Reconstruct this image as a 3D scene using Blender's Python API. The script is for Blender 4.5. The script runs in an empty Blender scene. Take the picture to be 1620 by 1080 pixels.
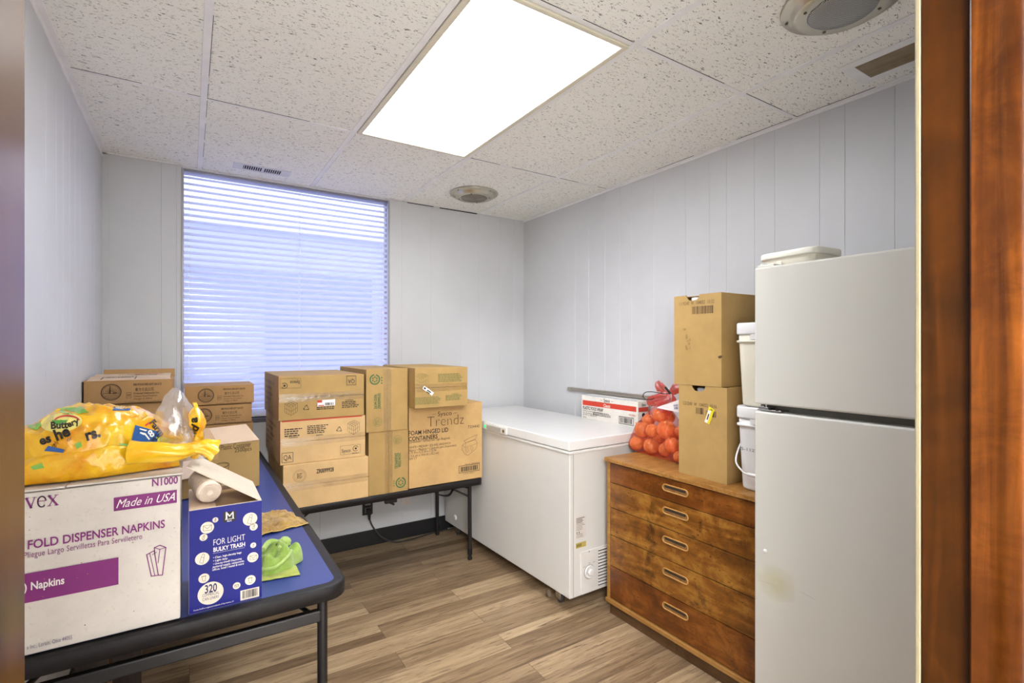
import bpy, bmesh, math, random
from mathutils import Vector, Matrix, noise
from mathutils.bvhtree import BVHTree
SC = bpy.context.scene
COL = SC.collection
R = math.radians
random.seed(7)

# ------------------------------------------------------------------ camera, sky, exposure
F, CX, HY, YAW, EYE = 797.3, 810.0, 546.8, R(32.63), 1.356
cam = bpy.data.cameras.new('camera')
cam.sensor_width = 36.0
cam.lens = F / 1620 * 36
cam.shift_y = (HY - 540) / 1620
cam.clip_start = 0.01
camo = bpy.data.objects.new('camera', cam)
COL.objects.link(camo)
camo.location = (0, 0, EYE)
camo.rotation_euler = (R(90), 0, -YAW)
SC.camera = camo

SC.view_settings.view_transform = 'Standard'
SC.view_settings.look = 'None'
SC.view_settings.gamma = 1
SC.view_settings.use_curve_mapping = False
SC.view_settings.exposure = 1.15

world = bpy.data.worlds.new('world')
SC.world = world
world.use_nodes = True
bgn = world.node_tree.nodes['Background']
bgn.inputs['Color'].default_value = (0.77, 0.79, 1.0, 1)
bgn.inputs['Strength'].default_value = 0.9
PANEL_EMIT = 6.8      # fluorescent ceiling panel
HALL_FILL_WATTS = 112.0     # unseen fill light added in the hall behind the camera

# room (metres): camera stands in the doorway at x=0, y=0
XL, XR, YB, YF, ZC = -0.388, 2.294, 3.408, 0.272, 2.376

# ------------------------------------------------------------------ helpers
def s2l(c):
    c = c / 255.0
    return c / 12.92 if c <= 0.04045 else ((c + 0.055) / 1.055) ** 2.4
def rgb(r, g, b):
    return (s2l(r), s2l(g), s2l(b), 1)

MATS = {}
class Nodes:
    def __init__(s, name):
        s.m = bpy.data.materials.new(name)
        s.m.use_nodes = True
        s.t = s.m.node_tree
        s.b = s.t.nodes['Principled BSDF']
        s.out = s.t.nodes['Material Output']
    def n(s, typ, **kw):
        nd = s.t.nodes.new(typ)
        for k, v in kw.items():
            if k.startswith('i_'):
                key = k[2:]
                key = int(key) if key.isdigit() else key.replace('_', ' ')
                nd.inputs[key].default_value = v
            else:
                setattr(nd, k, v)
        return nd
    def l(s, a, b):
        s.t.links.new(a, b)
    def coords(s, scale=(1, 1, 1), kind='Object', rot=(0, 0, 0)):
        tc = s.n('ShaderNodeTexCoord')
        mp = s.n('ShaderNodeMapping')
        mp.inputs['Scale'].default_value = scale
        mp.inputs['Rotation'].default_value = rot
        s.l(tc.outputs[kind], mp.inputs['Vector'])
        return mp.outputs['Vector']
    def noise(s, vec, scale, detail=3, rough=.5, dist=0):
        nd = s.n('ShaderNodeTexNoise')
        nd.inputs['Scale'].default_value = scale
        nd.inputs['Detail'].default_value = detail
        nd.inputs['Roughness'].default_value = rough
        nd.inputs['Distortion'].default_value = dist
        if vec is not None: s.l(vec, nd.inputs['Vector'])
        return nd.outputs['Fac']
    def ramp(s, fac, stops):
        nd = s.n('ShaderNodeValToRGB')
        e = nd.color_ramp.elements
        while len(e) < len(stops): e.new(0.5)
        for el, (p, c) in zip(e, stops):
            el.position = p
            el.color = c if len(c) == 4 else (*c, 1)
        s.l(fac, nd.inputs['Fac'])
        return nd.outputs['Color']
    def mix(s, a, b, fac, mode='MIX'):
        nd = s.n('ShaderNodeMix', data_type='RGBA', blend_type=mode)
        for v, sock in ((fac, nd.inputs[0]), (a, nd.inputs[6]), (b, nd.inputs[7])):
            if hasattr(v, 'is_linked'): s.l(v, sock)
            else: sock.default_value = v
        return nd.outputs[2]
    def math(s, op, a, b=0.0):
        nd = s.n('ShaderNodeMath', operation=op)
        for v, sock in ((a, nd.inputs[0]), (b, nd.inputs[1])):
            if hasattr(v, 'is_linked'): s.l(v, sock)
            else: sock.default_value = v
        return nd.outputs[0]
    def bump(s, h, strength=.2, dist=.002):
        nd = s.n('ShaderNodeBump')
        nd.inputs['Strength'].default_value = strength
        nd.inputs['Distance'].default_value = dist
        s.l(h, nd.inputs['Height'])
        s.l(nd.outputs['Normal'], s.b.inputs['Normal'])
    def color(s, c):
        if hasattr(c, 'is_linked'): s.l(c, s.b.inputs['Base Color'])
        else: s.b.inputs['Base Color'].default_value = c
    def set(s, **kw):
        for k, v in kw.items(): s.b.inputs[k.replace('_', ' ')].default_value = v
        return s

def plain(name, c, rough=.5, metal=0.0, vary=.06, vscale=9, bump=0, bscale=300, spec=.5, grain=0.0):
    """painted / plastic / metal surface with a faint procedural unevenness"""
    if name in MATS: return MATS[name]
    N = Nodes(name)
    v = N.coords()
    f = N.noise(v, vscale, 4, .6)
    dark = tuple(x * (1 - vary) for x in c[:3]) + (1,)
    light = tuple(min(1, x * (1 + vary)) for x in c[:3]) + (1,)
    N.color(N.ramp(f, [(.3, dark), (.7, light)]))
    N.set(Roughness=rough, Metallic=metal, Specular_IOR_Level=spec)
    if bump: N.bump(N.noise(v, bscale, 2), bump, .001)
    MATS[name] = N.m
    return N.m

def cardboard(name, c, rough=.75):
    N = Nodes(name)
    v = N.coords((1, 1, 1))
    vs = N.coords((6, 6, 220))
    a = N.noise(v, 7, 5, .65)
    b = N.noise(v, 160, 2)
    lines = N.noise(vs, 3, 2)
    c0 = tuple(x * .86 for x in c[:3]); c1 = tuple(min(1, x * 1.10) for x in c[:3])
    col = N.ramp(a, [(.3, c0), (.72, c1)])
    col = N.mix(col, (.35, .25, .14, 1), N.math('MULTIPLY', N.ramp(b, [(.62, (0, 0, 0)), (.75, (1, 1, 1))]), .25))
    col = N.mix(col, tuple(x * .93 for x in c[:3]) + (1,), N.math('MULTIPLY', lines, .35))
    N.color(col)
    N.set(Roughness=rough, Specular_IOR_Level=.25)
    N.bump(lines, .08, .001)
    MATS[name] = N.m
    return N.m

M_IDENT = Matrix.Identity(4)
WORLD = {}      # object name -> world matrix of its root

def thing(name, label, cat, loc=(0, 0, 0), rotz=0.0, group=None, kind=None):
    o = bpy.data.objects.new(name, None)
    o.empty_display_size = .05
    COL.objects.link(o)
    o.location = loc
    o.rotation_euler = (0, 0, rotz)
    tag(o, label, cat, group, kind)
    WORLD[o.name] = Matrix.Translation(loc) @ Matrix.Rotation(rotz, 4, 'Z')
    return o
def tag(o, label=None, cat=None, group=None, kind=None):
    if label: o['label'] = label
    if cat: o['category'] = cat
    if group: o['group'] = group
    if kind: o['kind'] = kind
    return o

class MB:
    """collects shapes given in world coordinates and links them as one mesh object"""
    def __init__(s): s.v = []; s.f = []; s.sm = []
    def add(s, verts, faces, smooth=False, M=None):
        n = len(s.v)
        for p in verts:
            p = Vector(p)
            s.v.append(M @ p if M else p)
        for f in faces:
            s.f.append([i + n for i in f]); s.sm.append(smooth)
        return s
    def bm(s, bm, M=None, smooth=False):
        bm.verts.index_update()
        s.add([v.co.copy() for v in bm.verts], [[v.index for v in f.verts] for f in bm.faces], smooth, M)
        bm.free()
        return s
    def box(s, x0, x1, y0, y1, z0, z1, r=0.0, seg=2, M=None, smooth=None):
        b = bmesh.new()
        bmesh.ops.create_cube(b, size=1)
        sx, sy, sz = x1 - x0, y1 - y0, z1 - z0
        for v in b.verts:
            v.co = Vector((x0 + (v.co.x + .5) * sx, y0 + (v.co.y + .5) * sy, z0 + (v.co.z + .5) * sz))
        r = min(r, .49 * min(abs(sx), abs(sy), abs(sz)))
        if r > 0:
            bmesh.ops.bevel(b, geom=b.edges[:], offset=r, segments=seg, affect='EDGES', profile=.5)
        return s.bm(b, M, False if smooth is None else smooth)
    def tube(s, pts, r, seg=10, cap=True, M=None, smooth=True, closed=False):
        pts = [Vector(p) for p in pts]
        rs = r if isinstance(r, (list, tuple)) else [r] * len(pts)
        rings = []; n = len(pts); up = None
        for i, p in enumerate(pts):
            a = pts[(i - 1) % n] if (i > 0 or closed) else p
            c = pts[(i + 1) % n] if (i < n - 1 or closed) else p
            t = (c - a).normalized()
            if up is None:
                up = Vector((0, 0, 1)) if abs(t.z) < .9 else Vector((1, 0, 0))
            side = t.cross(up).normalized()
            up = side.cross(t).normalized()
            rings.append([p + (side * math.cos(2 * math.pi * k / seg) + up * math.sin(2 * math.pi * k / seg)) * rs[i] for k in range(seg)])
        vs = [q for ring in rings for q in ring]
        fs = []
        m = n if closed else n - 1
        for i in range(m):
            for k in range(seg):
                a = i * seg + k; b2 = i * seg + (k + 1) % seg
                c = ((i + 1) % n) * seg + (k + 1) % seg; d = ((i + 1) % n) * seg + k
                fs.append([b2, a, d, c])
        s.add(vs, fs, smooth, M)
        if cap and not closed:
            s.add(rings[0], [list(range(seg))], False, M)
            s.add(rings[-1], [list(range(seg))[::-1]], False, M)
        return s
    def lathe(s, prof, M=None, seg=32, smooth=True, sx=1.0, sy=1.0, sup=2.0):
        """profile [(radius, z)...] around z; sup>2 squares the section"""
        vs = []; fs = []
        for (r, z) in prof:
            for k in range(seg):
                a = 2 * math.pi * k / seg
                c, q = math.cos(a), math.sin(a)
                kk = (abs(c) ** sup + abs(q) ** sup) ** (-1 / sup)
                vs.append((r * c * kk * sx, r * q * kk * sy, z))
        for i in range(len(prof) - 1):
            for k in range(seg):
                fs.append([i * seg + k, i * seg + (k + 1) % seg, (i + 1) * seg + (k + 1) % seg, (i + 1) * seg + k])
        fs.append([k for k in range(seg)][::-1])
        fs.append([(len(prof) - 1) * seg + k for k in range(seg)])
        return s.add(vs, fs, smooth, M)
    def prism(s, poly, o, r, u, depth, M=None):
        """polygon in (r,u) coordinates from o, pushed depth along -(r x u)"""
        o, r, u = Vector(o), Vector(r), Vector(u)
        n = r.cross(u).normalized()
        k = len(poly)
        A = [o + r * a + u * b for a, b in poly]
        B = [p - n * depth for p in A]
        return s.add(A + B, [list(range(k)), [k + i for i in range(k)][::-1]] + [[i, k + i, k + (i + 1) % k, (i + 1) % k] for i in range(k)], False, M)
    def quad(s, a, b, c, d):
        return s.add([a, b, c, d], [[0, 1, 2, 3]])
    def slab(s, a, b, c, d, t):
        """thin sheet a b c d with thickness t"""
        a, b, c, d = map(Vector, (a, b, c, d))
        n = (b - a).cross(d - a).normalized() * t
        return s.add([a, b, c, d, a - n, b - n, c - n, d - n], [[0, 1, 2, 3], [7, 6, 5, 4], [0, 4, 5, 1], [1, 5, 6, 2], [2, 6, 7, 3], [3, 7, 4, 0]])
    def grid(s, fn, nu, nv, smooth=True, closed_u=False):
        vs = [fn(i / (nu if closed_u else nu - 1), j / (nv - 1)) for j in range(nv) for i in range(nu)]
        fs = []
        for j in range(nv - 1):
            for i in range(nu if closed_u else nu - 1):
                i2 = (i + 1) % nu
                fs.append([j * nu + i, j * nu + i2, (j + 1) * nu + i2, (j + 1) * nu + i])
        return s.add(vs, fs, smooth)
    def build(s, name, mat, parent=None, label=None, cat=None, group=None, kind=None, smooth_angle=None):
        W = WORLD[parent.name] if parent else M_IDENT
        inv = W.inverted()
        me = bpy.data.meshes.new(name)
        me.from_pydata([inv @ p for p in s.v], [], s.f)
        me.polygons.foreach_set('use_smooth', s.sm)
        me.update()
        mats = mat if isinstance(mat, (list, tuple)) else [mat]
        for m in mats: me.materials.append(m)
        o = bpy.data.objects.new(name, me)
        COL.objects.link(o)
        if parent: o.parent = parent
        WORLD[o.name] = W
        return tag(o, label, cat, group, kind)

# pixel of the photograph -> ray in the room (only used to measure where printed marks sit on their faces)
SY, CY = math.sin(YAW), math.cos(YAW)
def ray(px, py):
    u = (px - CX) / F; v = (HY - py) / F
    return Vector((SY + u * CY, CY - u * SY, v))
EYEV = Vector((0, 0, EYE))
def on_z(px, py, z):
    d = ray(px, py); t = (z - EYE) / d.z
    return EYEV + d * t

class Face:
    def __init__(s, o, r, u):
        s.o, s.r, s.u = Vector(o), Vector(r).normalized(), Vector(u).normalized()
        s.n = s.r.cross(s.u)
    def uv(s, px, py):
        d = ray(px, py)
        t = (s.o - EYEV).dot(s.n) / d.dot(s.n)
        q = EYEV + d * t - s.o
        return q.dot(s.r), q.dot(s.u)
    def P(s, u, v, off=0.0006):
        return s.o + s.r * u + s.u * v + s.n * off

_TXT = {}
def text_geo(body, bold=0.0, shear=0.0, space=1.0):
    k = (body, bold, shear, space)
    if k in _TXT: return _TXT[k]
    cu = bpy.data.curves.new('t', 'FONT')
    cu.body = body; cu.size = 1; cu.offset = bold; cu.shear = shear; cu.space_character = space
    cu.resolution_u = 3
    ob = bpy.data.objects.new('t', cu)
    me = ob.to_mesh()
    vs = [(v.co.x, v.co.y) for v in me.vertices]
    fs = [list(p.vertices) for p in me.polygons]
    ob.to_mesh_clear()
    bpy.data.objects.remove(ob); bpy.data.curves.remove(cu)
    if not vs: vs = [(0, 0), (1, 0), (0, .7)]; fs = [[0, 1, 2]]
    _TXT[k] = (vs, fs)
    return _TXT[k]

class Print(MB):
    """flat printing on one face of a thing"""
    def __init__(s, face, off=0.0007):
        super().__init__(); s.face = face; s.off = off
    def text(s, body, x0, x1, yb, yt, bold=0.0, shear=0.0, rot=0, space=1.0):
        """left/right pixel columns and base/top pixel rows (at x0) of the words on the face"""
        u0, v0 = s.face.uv(x0, yb); u1 = s.face.uv(x1, yb)[0]; v1 = s.face.uv(x0, yt)[1]
        return s.textuv(body, u0, u1, v0, v1, bold, shear, rot, space)
    def textuv(s, body, u0, u1, v0, v1, bold=0.0, shear=0.0, rot=0, space=1.0):
        vs, fs = text_geo(body, bold, shear, space)
        xs = [p[0] for p in vs]; ys = [p[1] for p in vs]
        a, b = min(xs), max(xs); top = max(.70, max(ys)); bot = 0.0 if min(ys) > -.35 else min(ys)
        out = []
        for (x, y) in vs:
            p = (x - a) / (b - a + 1e-9); q = (y - bot) / (top - bot)
            if rot == 180: p, q = 1 - p, 1 - q
            elif rot == 90: p, q = 1 - q, p
            elif rot == -90: p, q = q, 1 - p
            out.append(s.face.P(u0 + (u1 - u0) * p, v0 + (v1 - v0) * q, s.off))
        return s.add(out, fs)
    def poly(s, pts, off=None):
        return s.add([s.face.P(*s.face.uv(*p), off or s.off) for p in pts], [list(range(len(pts)))])
    def polyuv(s, pts, off=None):
        return s.add([s.face.P(a, b, off or s.off) for a, b in pts], [list(range(len(pts)))])
    def rect(s, x0, x1, y0, y1):
        """y0 = bottom row at x0, y1 = top row at x0"""
        u0, v0 = s.face.uv(x0, y0); v1 = s.face.uv(x0, y1)[1]; u1 = s.face.uv(x1, y0)[0]
        return s.polyuv([(u0, v0), (u1, v0), (u1, v1), (u0, v1)])
    def strokeuv(s, pts, w, closed=False):
        n = len(pts)
        for i in range(n if closed else n - 1):
            a = Vector(pts[i]); b = Vector(pts[(i + 1) % n])
            t = (b - a)
            if t.length < 1e-6: continue
            t.normalize(); q = Vector((-t.y, t.x)) * w / 2
            a = a - t * w * .4; b = b + t * w * .4
            s.polyuv([tuple(a - q), tuple(b - q), tuple(b + q), tuple(a + q)])
        return s
    def stroke(s, pts, w, closed=False):
        return s.strokeuv([s.face.uv(*p) for p in pts], w, closed)
    def discuv(s, u, v, r, rv=None, seg=28):
        rv = rv or r
        return s.polyuv([(u + r * math.cos(2 * math.pi * k / seg), v + rv * math.sin(2 * math.pi * k / seg)) for k in range(seg)])
    def disc(s, px, py, rpx):
        u, v = s.face.uv(px, py); v2 = s.face.uv(px, py - rpx)[1]
        return s.discuv(u, v, abs(v2 - v))
    def ringuv(s, u, v, r, w, a0=0, a1=360, seg=36):
        for k in range(seg):
            A, B = R(a0 + (a1 - a0) * k / seg), R(a0 + (a1 - a0) * (k + 1) / seg)
            i, o = r - w / 2, r + w / 2
            s.polyuv([(u + i * math.cos(A), v + i * math.sin(A)), (u + o * math.cos(A), v + o * math.sin(A)), (u + o * math.cos(B), v + o * math.sin(B)), (u + i * math.cos(B), v + i * math.sin(B))])
        return s
    def ring(s, px, py, rpx, w, a0=0, a1=360):
        u, v = s.face.uv(px, py); v2 = s.face.uv(px, py - rpx)[1]
        return s.ringuv(u, v, abs(v2 - v), w, a0, a1)
    def barcode(s, x0, x1, yb, yt, n=22, seed=1):
        u0, v0 = s.face.uv(x0, yb); u1 = s.face.uv(x1, yb)[0]; v1 = s.face.uv(x0, yt)[1]
        return s.barcodeuv(u0, u1, v0, v1, n, seed)
    def barcodeuv(s, u0, u1, v0, v1, n=22, seed=1):
        rg = random.Random(seed)
        st = (u1 - u0) / n
        for k in range(n):
            w = st * rg.choice((.35, .5, .8))
            s.polyuv([(u0 + k * st, v0), (u0 + k * st + w, v0), (u0 + k * st + w, v1), (u0 + k * st, v1)])
        return s
    def lines(s, x0, x1, yb, yt, n, seed=1, words=True):
        """a small paragraph nobody can read in the photograph: rows of short dashes"""
        u0, v0 = s.face.uv(x0, yb); u1 = s.face.uv(x1, yb)[0]; v1 = s.face.uv(x0, yt)[1]
        rg = random.Random(seed); st = (v1 - v0) / n
        for k in range(n):
            u = u0; end = u1 - (u1 - u0) * rg.uniform(0, .25)
            while u < end:
                w = rg.uniform(.006, .02)
                s.polyuv([(u, v0 + k * st), (min(u + w, end), v0 + k * st), (min(u + w, end), v0 + k * st + st * .5), (u, v0 + k * st + st * .5)])
                u += w + .003
        return s
    def frame(s, x0, x1, yb, yt, w):
        u0, v0 = s.face.uv(x0, yb); u1 = s.face.uv(x1, yb)[0]; v1 = s.face.uv(x0, yt)[1]
        return s.strokeuv([(u0, v0), (u1, v0), (u1, v1), (u0, v1)], w, True)

def struct(mb, name, mat, parent=None):
    return mb.build(name, mat, parent, kind=None if parent else 'structure')

# ------------------------------------------------------------------ materials
def mat_panel_wall():
    N = Nodes('painted_panelling')
    v = N.coords()
    a = N.noise(v, 2.2, 4, .6); b = N.noise(v, 24, 4, .65)
    col = N.ramp(a, [(.3, rgb(204, 204, 205)), (.7, rgb(212, 212, 214))])
    scuff = N.ramp(b, [(.70, (0, 0, 0)), (.80, (1, 1, 1))])
    col = N.mix(col, rgb(196, 192, 184), N.math('MULTIPLY', scuff, .35))
    N.color(col); N.set(Roughness=.42, Specular_IOR_Level=.4)
    N.bump(N.noise(v, 60, 2), .05, .001)
    return N.m
def mat_ceiling():
    N = Nodes('fissured_ceiling_tile')
    v = N.coords((58, 165, 58))
    w = N.coords((1, 1, 1))
    fis = N.noise(v, 1.0, 3, .62, 1.1)
    f = N.ramp(fis, [(.612, (0, 0, 0)), (.645, (1, 1, 1))])
    pin = N.ramp(N.noise(w, 210, 1, .5), [(.69, (0, 0, 0)), (.76, (1, 1, 1))])
    big = N.noise(w, 1.4, 2)
    base = N.ramp(big, [(.3, rgb(246, 244, 236)), (.7, rgb(251, 249, 242))])
    col = N.mix(base, rgb(112, 108, 104), f)
    col = N.mix(col, rgb(150, 144, 136), N.math('MULTIPLY', pin, .8))
    N.color(col); N.set(Roughness=.95, Specular_IOR_Level=.1)
    inv = N.math('SUBTRACT', 1.0, f)
    N.bump(inv, .5, .004)
    return N.m
def mat_floor():
    N = Nodes('oak_plank_floor')
    v = N.coords((1, 1, 1))
    br = N.n('ShaderNodeTexBrick')
    br.offset = .37; br.offset_frequency = 2; br.squash = 1
    br.inputs['Scale'].default_value = 1
    br.inputs['Brick Width'].default_value = 1.22
    br.inputs['Row Height'].default_value = .127
    br.inputs['Mortar Size'].default_value = .0011
    br.inputs['Mortar Smooth'].default_value = .3
    br.inputs['Bias'].default_value = 0
    br.inputs['Color1'].default_value = (0, 0, 0, 1); br.inputs['Color2'].default_value = (1, 1, 1, 1)
    br.inputs['Mortar'].default_value = (.5, .5, .5, 1)
    N.l(v, br.inputs['Vector'])
    # every plank shifts the grain
    sep = N.n('ShaderNodeSeparateXYZ'); N.l(v, sep.inputs[0])
    row = N.math('FLOOR', N.math('DIVIDE', sep.outputs[1], .127))
    half = N.math('FLOOR', N.math('DIVIDE', sep.outputs[1], .0635))
    comb = N.n('ShaderNodeCombineXYZ')
    N.l(N.math('ADD', N.math('MULTIPLY', sep.outputs[0], 2.2), N.math('MULTIPLY', row, 7.31)), comb.inputs[0])
    N.l(N.math('MULTIPLY', sep.outputs[1], 34), comb.inputs[1])
    N.l(N.math('MULTIPLY', br.outputs['Color'], 9.0), comb.inputs[2])
    g1 = N.noise(comb.outputs[0], 1.0, 6, .62, 1.2)
    g2 = N.noise(comb.outputs[0], 3.2, 6, .68, .6)
    wn = N.n('ShaderNodeTexWhiteNoise', noise_dimensions='2D')
    cc = N.n('ShaderNodeCombineXYZ'); N.l(half, cc.inputs[0]); N.l(N.math('FLOOR', N.math('MULTIPLY', br.outputs['Color'], 13)), cc.inputs[1])
    N.l(cc.outputs[0], wn.inputs['Vector'])
    tone = N.math('ADD', N.math('MULTIPLY', wn.outputs['Value'], .38), N.math('MULTIPLY', g1, .72))
    col = N.ramp(tone, [(.22, rgb(92, 72, 52)), (.45, rgb(140, 115, 87)), (.68, rgb(178, 152, 119)), (.9, rgb(200, 176, 142))])
    dk = N.ramp(g2, [(.34, (1, 1, 1)), (.47, (0, 0, 0))])
    col = N.mix(col, rgb(88, 68, 50), N.math('MULTIPLY', dk, .85))
    kn = N.n('ShaderNodeTexVoronoi'); kn.inputs['Scale'].default_value = 1
    kv = N.coords((2.6, 6.5, 1)); N.l(kv, kn.inputs['Vector'])
    knot = N.ramp(kn.outputs['Distance'], [(.03, (1, 1, 1)), (.14, (0, 0, 0))])
    col = N.mix(col, rgb(88, 66, 50), N.math('MULTIPLY', knot, .55))
    col = N.mix(col, rgb(84, 64, 46), N.math('MULTIPLY', br.outputs['Fac'], .85))
    N.color(col); N.set(Roughness=.40, Specular_IOR_Level=.4)
    N.bump(g2, .12, .001)
    return N.m
def mat_wood(name, dark, mid, light, scale=(1, 1, 1), rough=.35, stain=None, stain_amt=.6, coat=0.0, marks=False, spec=.4):
    N = Nodes(name)
    v = N.coords(scale); w = N.coords()
    g = N.noise(v, 1.0, 6, .6, .8)
    bl = N.noise(w, 8.0, 8, .68, .8)
    fac = N.math('ADD', N.math('MULTIPLY', g, .55), N.math('MULTIPLY', bl, .5))
    col = N.ramp(fac, [(.34, dark), (.52, mid), (.70, light)])
    if stain:
        st = N.ramp(N.noise(w, 9, 5, .7, .5), [(.56, (0, 0, 0)), (.70, (1, 1, 1))])
        col = N.mix(col, stain, N.math('MULTIPLY', st, stain_amt))
    if marks:
        mk = N.ramp(N.noise(N.coords((90, 52, 140), rot=(.5, 0, 0)), 1, 2, .5), [(.665, (0, 0, 0)), (.70, (1, 1, 1))])
        col = N.mix(col, stain, N.math('MULTIPLY', mk, .8))
    N.color(col); N.set(Roughness=rough, Coat_Weight=coat, Coat_Roughness=.12, Specular_IOR_Level=spec)
    N.bump(g, .06, .001)
    return N.m
def glassy(name, c, trans=.8, rough=.1, glossy=.12):
    """thin clear film: mostly see-through with a glossy sheen"""
    N = Nodes(name)
    tr = N.n('ShaderNodeBsdfTransparent'); tr.inputs[0].default_value = c
    gl = N.n('ShaderNodeBsdfGlossy'); gl.inputs['Roughness'].default_value = rough
    df = N.n('ShaderNodeBsdfTranslucent'); df.inputs[0].default_value = c
    v = N.coords(); nz = N.noise(v, 40, 4, .7, 1.0)
    fac = N.math('MULTIPLY', nz, glossy * 2)
    m1 = N.n('ShaderNodeMixShader'); m1.inputs[0].default_value = trans
    N.l(df.outputs[0], m1.inputs[1]); N.l(tr.outputs[0], m1.inputs[2])
    m2 = N.n('ShaderNodeMixShader'); N.l(fac, m2.inputs[0])
    N.l(m1.outputs[0], m2.inputs[1]); N.l(gl.outputs[0], m2.inputs[2])
    bp = N.n('ShaderNodeBump'); bp.inputs['Strength'].default_value = .35; bp.inputs['Distance'].default_value = .004
    N.l(nz, bp.inputs['Height']); N.l(bp.outputs[0], gl.inputs['Normal'])
    N.l(m2.outputs[0], N.out.inputs['Surface'])
    return N.m

WALL = mat_panel_wall()
CEIL = mat_ceiling()
FLOOR = mat_floor()
GRIDM = plain('ceiling_grid_paint', rgb(242, 240, 238), .5)
BLACKV = plain('black_vinyl_base', rgb(30, 30, 32), .45)
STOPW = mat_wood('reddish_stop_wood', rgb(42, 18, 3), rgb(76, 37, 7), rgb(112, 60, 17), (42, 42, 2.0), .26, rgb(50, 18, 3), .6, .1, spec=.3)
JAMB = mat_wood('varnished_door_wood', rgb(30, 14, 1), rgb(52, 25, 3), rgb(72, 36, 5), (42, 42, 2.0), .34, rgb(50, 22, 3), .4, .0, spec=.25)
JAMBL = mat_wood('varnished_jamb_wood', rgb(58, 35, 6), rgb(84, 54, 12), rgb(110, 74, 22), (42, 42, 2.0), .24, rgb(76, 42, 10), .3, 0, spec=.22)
ALU = plain('brushed_aluminium', rgb(196, 192, 182), .32, 1.0)
DKMETAL = plain('black_steel', rgb(34, 31, 32), .38, .2, spec=.5)
CHROME = plain('zinc_steel', rgb(180, 180, 178), .25, 1.0)
KRAFT = cardboard('kraft_cardboard', rgb(205, 167, 112))
KRAFTL = cardboard('pale_kraft_cardboard', rgb(216, 180, 128))
KRAFTD = cardboard('brown_kraft_cardboard', rgb(182, 141, 92))
KRAFTM = cardboard('olive_kraft_cardboard', rgb(180, 147, 92))
KRAFTIN = cardboard('inner_cardboard', rgb(220, 192, 164))
WHITEB = cardboard('white_faced_cardboard', rgb(222, 213, 203))
INK = plain('black_ink', rgb(38, 32, 28), .6)
INKB = plain('faded_brown_ink', rgb(84, 62, 38), .7)
GREENINK = plain('green_ink', rgb(52, 104, 62), .6)
GREENPALE = plain('faded_green_ink', rgb(112, 116, 62), .7)
REDINK = plain('red_ink', rgb(206, 62, 40), .6)
PURPLE = plain('purple_ink', rgb(128, 32, 112), .55)
WHITEINK = plain('white_ink', rgb(238, 232, 224), .55)
PAPER = plain('white_paper_label', rgb(232, 230, 226), .5)
BLUEINK = plain('blue_printed_board', rgb(11, 18, 122), .45, vary=.1, spec=.3)
TAPE = glassy('clear_tape', (1, .99, .96, 1), .96, .12, .16)
TAPEB = plain('brown_tape', rgb(196, 154, 100), .25)
YELLOWST = plain('yellow_sticker', rgb(230, 214, 40), .4)
ENAMEL = plain('white_enamel', rgb(217, 214, 208), .28, vary=.015, bump=.04, bscale=400)
GASKET = plain('grey_gasket', rgb(120, 118, 112), .7)
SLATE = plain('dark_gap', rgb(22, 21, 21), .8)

# ------------------------------------------------------------------ room shell
def groove_wall(name, o, r, n, width, z0, z1, grooves, hole=None, gw=.0022, gd=.0016):
    """vertical panelling: o start point, r along the wall, n into the room; grooves = distances along r"""
    o, r, n = Vector(o), Vector(r), Vector(n)
    pts = [(0.0, 0.0)]
    cuts = sorted(grooves)
    for g in cuts:
        if g < .006 or g > width - .006: continue
        pts += [(g - gw, 0), (g - gw * .35, -gd), (g + gw * .35, -gd), (g + gw, 0)]
    pts.append((width, 0))
    if hole:
        for h in hole[:2]: pts.append((h, 0))
    pts = sorted(set(pts))
    mb = MB()
    for (a, da), (b, db) in zip(pts, pts[1:]):
        if b - a < 1e-5: continue
        m = (a + b) / 2
        zs = [(z0, z1)]
        if hole and hole[0] < m < hole[1]: zs = [(z0, hole[2]), (hole[3], z1)]
        for (p, q) in zs:
            A = o + r * a + n * da; B = o + r * b + n * db
            mb.quad(A + Vector((0, 0, p)), B + Vector((0, 0, p)), B + Vector((0, 0, q)), A + Vector((0, 0, q)))
    return struct(mb, name, WALL)

def y_on_left(px):
    d = ray(px, HY); return d.y * XL / d.x
def y_on_right(px):
    d = ray(px, HY); return d.y * XR / d.x
def x_on_back(px):
    d = ray(px, HY); return d.x * YB / d.y

WX0, WX1, WZ0, WZ1 = -0.038, 1.172, 0.92, 2.364
mb = MB(); mb.box(XL - .02, XR + .02, .10, YB + .12, -.04, 0); struct(mb, 'floor', FLOOR)
mb = MB(); mb.box(XL - .02, XR + .02, .10, YB + .02, ZC, ZC + .04); ceil = struct(mb, 'ceiling', CEIL)
gl = [y_on_left(p) for p in (72.6, 88.8, 100, 110, 118.6, 127, 136.7, 144, 150)] + [.62, .86]
groove_wall('wall_left', (XL, YF, 0), (0, 1, 0), (1, 0, 0), YB - YF, 0, ZC, [YB - YF - (YB - g) for g in gl])
gr = [y_on_right(p) for p in (910, 931.5, 957, 981.5, 999.6, 1034, 1085, 1123, 1149.6, 1194, 1226, 1297, 1337, 1416)]
groove_wall('wall_right', (XR, YB, 0), (0, -1, 0), (-1, 0, 0), YB - YF, 0, ZC, [YB - g for g in gr])
gb = [x_on_back(p) for p in (171.5, 255, 278.5, 636, 682, 728.5, 757, 790, 812)] + [.1, .42, .71]
groove_wall('wall_back', (XL, YB, 0), (1, 0, 0), (0, -1, 0), XR - XL, 0, ZC, [g - XL for g in gb], (WX0 - XL, WX1 - XL, WZ0, WZ1))
DX0, DX1 = -0.0545, 0.800        # doorway
mb = MB()
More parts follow.
